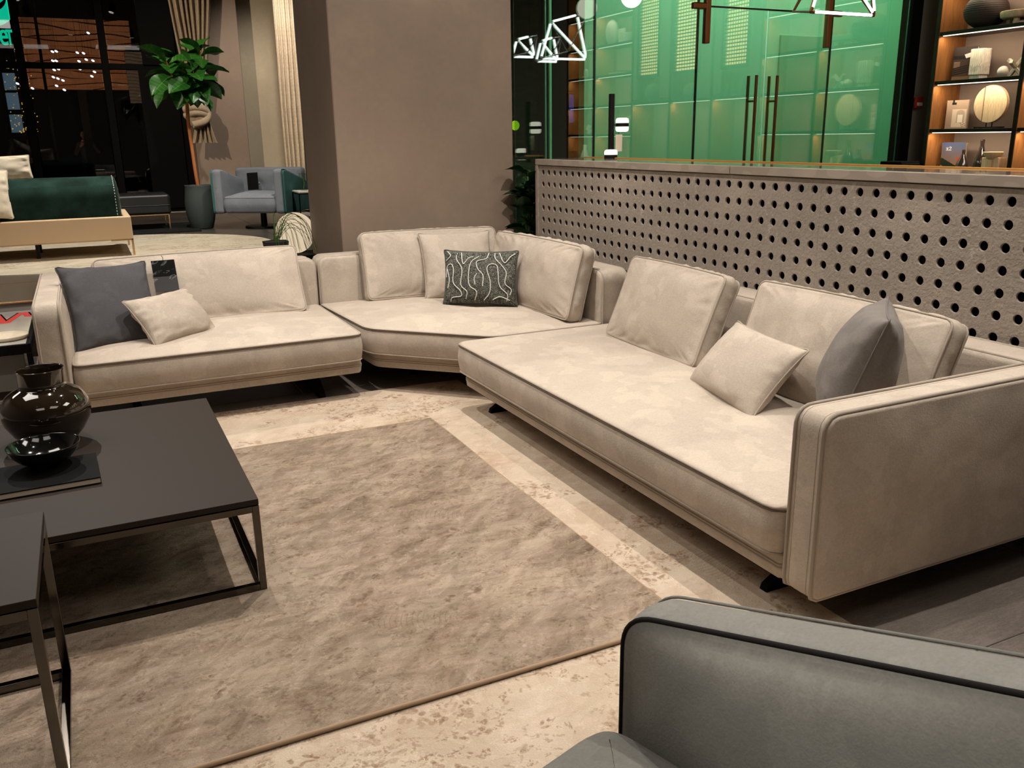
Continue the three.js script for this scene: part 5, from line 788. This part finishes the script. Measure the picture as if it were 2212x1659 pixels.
// two people set far outside stand for reflections in the window
function person(label, pos, ry, o) {
  const t = thing('person', label, 'person', pos, ry, 'people beyond the window standing for reflections');
  const B = [[[0, 0.95, 0], [0, 1.2, 0.01], 0.15, 0.15], [[0, 1.2, 0.01], [0, 1.38, 0], 0.16, 0.15], [[-0.13, 1.4, 0], [0.13, 1.4, 0], 0.08, 0.08], [[0, 1.44, 0], [0, 1.55, 0.01], 0.055, 0.052], [[0, 1.63, 0.02], [0, 1.69, 0.015], 0.082, 0.095], [[0, 1.64, 0.1], [0, 1.66, 0.105], 0.014, 0.012]];
  for (const s of [-1, 1]) { B.push([[s * 0.09, 0.93, 0], [s * 0.1, 0.5, 0.01], 0.09, 0.06], [[s * 0.1, 0.5, 0.01], [s * 0.1, 0.08, -0.02], 0.06, 0.042], [[s * 0.1, 0.05, -0.03], [s * 0.11, 0.04, 0.14], 0.042, 0.034]); const [e, h] = o.arms[s < 0 ? 0 : 1]; B.push([[s * 0.18, 1.4, 0], e, 0.055, 0.044], [e, h, 0.042, 0.03], [h, [h[0] * 0.8, h[1] + 0.05, h[2] + 0.05], 0.03, 0.024]); for (let f = 0; f < 4; f++) B.push([[h[0] * 0.8 + (f - 1.5) * 0.012, h[1] + 0.05, h[2] + 0.05], [h[0] * 0.7 + (f - 1.5) * 0.016, h[1] + 0.09, h[2] + 0.07], 0.011, 0.009]); }
  const n = 84, mc = new MarchingCubes(n, M.coat, false, false, 60000), S = 0.95, A = V(0, 0, 0), P = V(0, 0, 0), D = V(0, 0, 0); mc.isolation = 0;
  const bones = B.map(([a, b, r0, r1]) => { const av = V(...a), d = V(...b).sub(av); return { av, d, l2: d.lengthSq() || 1e-9, r0, r1 }; });
  for (let k = 0; k < n; k++) for (let j = 0; j < n; j++) for (let i = 0; i < n; i++) { P.set(((i - n / 2) / (n / 2)) * S * 0.55, ((j - n / 2) / (n / 2)) * S + 0.9, ((k - n / 2) / (n / 2)) * S * 0.55); let acc = 0; for (const q of bones) { A.copy(P).sub(q.av); const h = clamp(A.dot(q.d) / q.l2), dist = D.copy(q.d).multiplyScalar(h).sub(A).length() - mix(q.r0, q.r1, h); acc += Math.exp(-dist * 55); } mc.field[i + j * n + k * n * n] = Math.log(acc + 1e-12) / 55; }
  mc.update(); const pos2 = mc.positionArray.slice(0, mc.count * 3), col = new Float32Array(pos2.length), c = new THREE.Color();
  for (let i = 0; i < mc.count; i++) { const x = (pos2[i * 3] *= S * 0.55), y = (pos2[i * 3 + 1] = pos2[i * 3 + 1] * S + 0.9), z = (pos2[i * 3 + 2] *= S * 0.55); const skin = (y > 1.5 && Math.abs(x) < 0.14) || o.arms.some(([, h]) => Math.hypot(x - h[0], y - h[1], z - h[2]) < 0.1); c.set(skin ? 0xb98a6e : y < 0.92 ? 0x25252a : o.shirt && z > 0.05 && Math.abs(x) < 0.05 && y > 1.15 ? (Math.abs(x) < 0.015 ? 0x222230 : 0xd8d4cc) : o.coat); c.toArray(col, i * 3); }
  let g = new THREE.BufferGeometry(); g.setAttribute('position', new THREE.BufferAttribute(pos2, 3)); g.setAttribute('color', new THREE.BufferAttribute(col, 3)); g = mergeVertices(g, 1e-4); g.computeVertexNormals();
  M.people ??= std('people', 0xffffff, 0.8, { vertexColors: true }); part('body', g, M.people, t);
  const hair = new THREE.SphereGeometry(0.1, 24, 16, 0, Math.PI * 2, 0, Math.PI * 0.55); hair.scale(0.95, 1.05, 1.05).rotateX(-0.35); part('hair', moved(hair, 0, 1.69, 0.0), std(o.hairName, o.hair, 0.8), t);
  for (const s of [-1, 1]) { part('eye', moved(new THREE.SphereGeometry(0.011, 10, 8), s * 0.032, 1.675, 0.096), M.black, t); part('ear', moved(new THREE.SphereGeometry(0.024, 10, 8).scale(0.5, 1.2, 0.8), s * 0.094, 1.66, 0.01), M.skin, t); } part('mouth', moved(box(0.04, 0.008, 0.01, 0.003), 0, 1.605, 0.098), M.red, t);
  return t;
}
person('person in a dark coat with both hands raised to the face, set beyond the window to stand for a reflection', [0.28, -0.01, -28.4], 0, { arms: [[[-0.28, 1.16, 0.1], [-0.09, 1.42, 0.28]], [[0.3, 1.2, 0.1], [0.12, 1.44, 0.28]]], coat: 0x4a4036, hair: 0x201712, hairName: 'dark hair' });
{ const ph = thing('phone', 'small black phone held up by the reflected person set beyond the window', 'phone', [0.3, 1.5, -28.05]); part('body', box(0.16, 0.08, 0.01, 0.004), M.black, ph); part('lens', moved(cyl(0.006, 0.006, 0.004, 12).rotateX(Math.PI / 2), 0.05, 0.02, 0.007), M.chrome, ph); }
person('person in dark suit, white shirt and tie at the left picture edge, standing for a reflection in the window', [-1.4, 0.1, -28.4], 0.1, { arms: [[[-0.25, 1.12, -0.02], [-0.24, 0.86, 0.06]], [[0.25, 1.12, -0.02], [0.24, 0.86, 0.06]]], coat: 0x2c3630, hair: 0x8a7a68, hairName: 'grey hair', shirt: true });
{ const step = thing('kerb', 'low black kerb under the person in the suit outside', 'kerb', [-1.4, -0.01, -28.4]); part('body', box(1.0, 0.09, 0.8, 0.01), M.black, step, [0, 0.06, 0]); const l = new THREE.SpotLight(0xffd9b0, 5, 0, R(16), 0.9, 2); l.name = 'added_outdoor_beam'; l.castShadow = true; l.position.set(-0.4, 4.4, -22.5); l.target.position.set(-0.4, 1.3, -28.4); scene.add(l, l.target); const f = thing('added_outdoor_lamp', 'small dim lamp added high outside the window, out of view', 'lamp', [-0.4, 4.5, -22.4]); part('lamp_housing', box(0.2, 0.1, 0.2, 0.01), M.black, f); part('lamp_lens', box(0.16, 0.006, 0.16, 0.002), G.lamp, f, [0, -0.053, 0]); part('post', bar([0, 0, 0.1], [0, -4.5, 0.1], 0.03), M.black, f); }  // unseen lamp added to light the two figures
renderer.render(scene, camera);
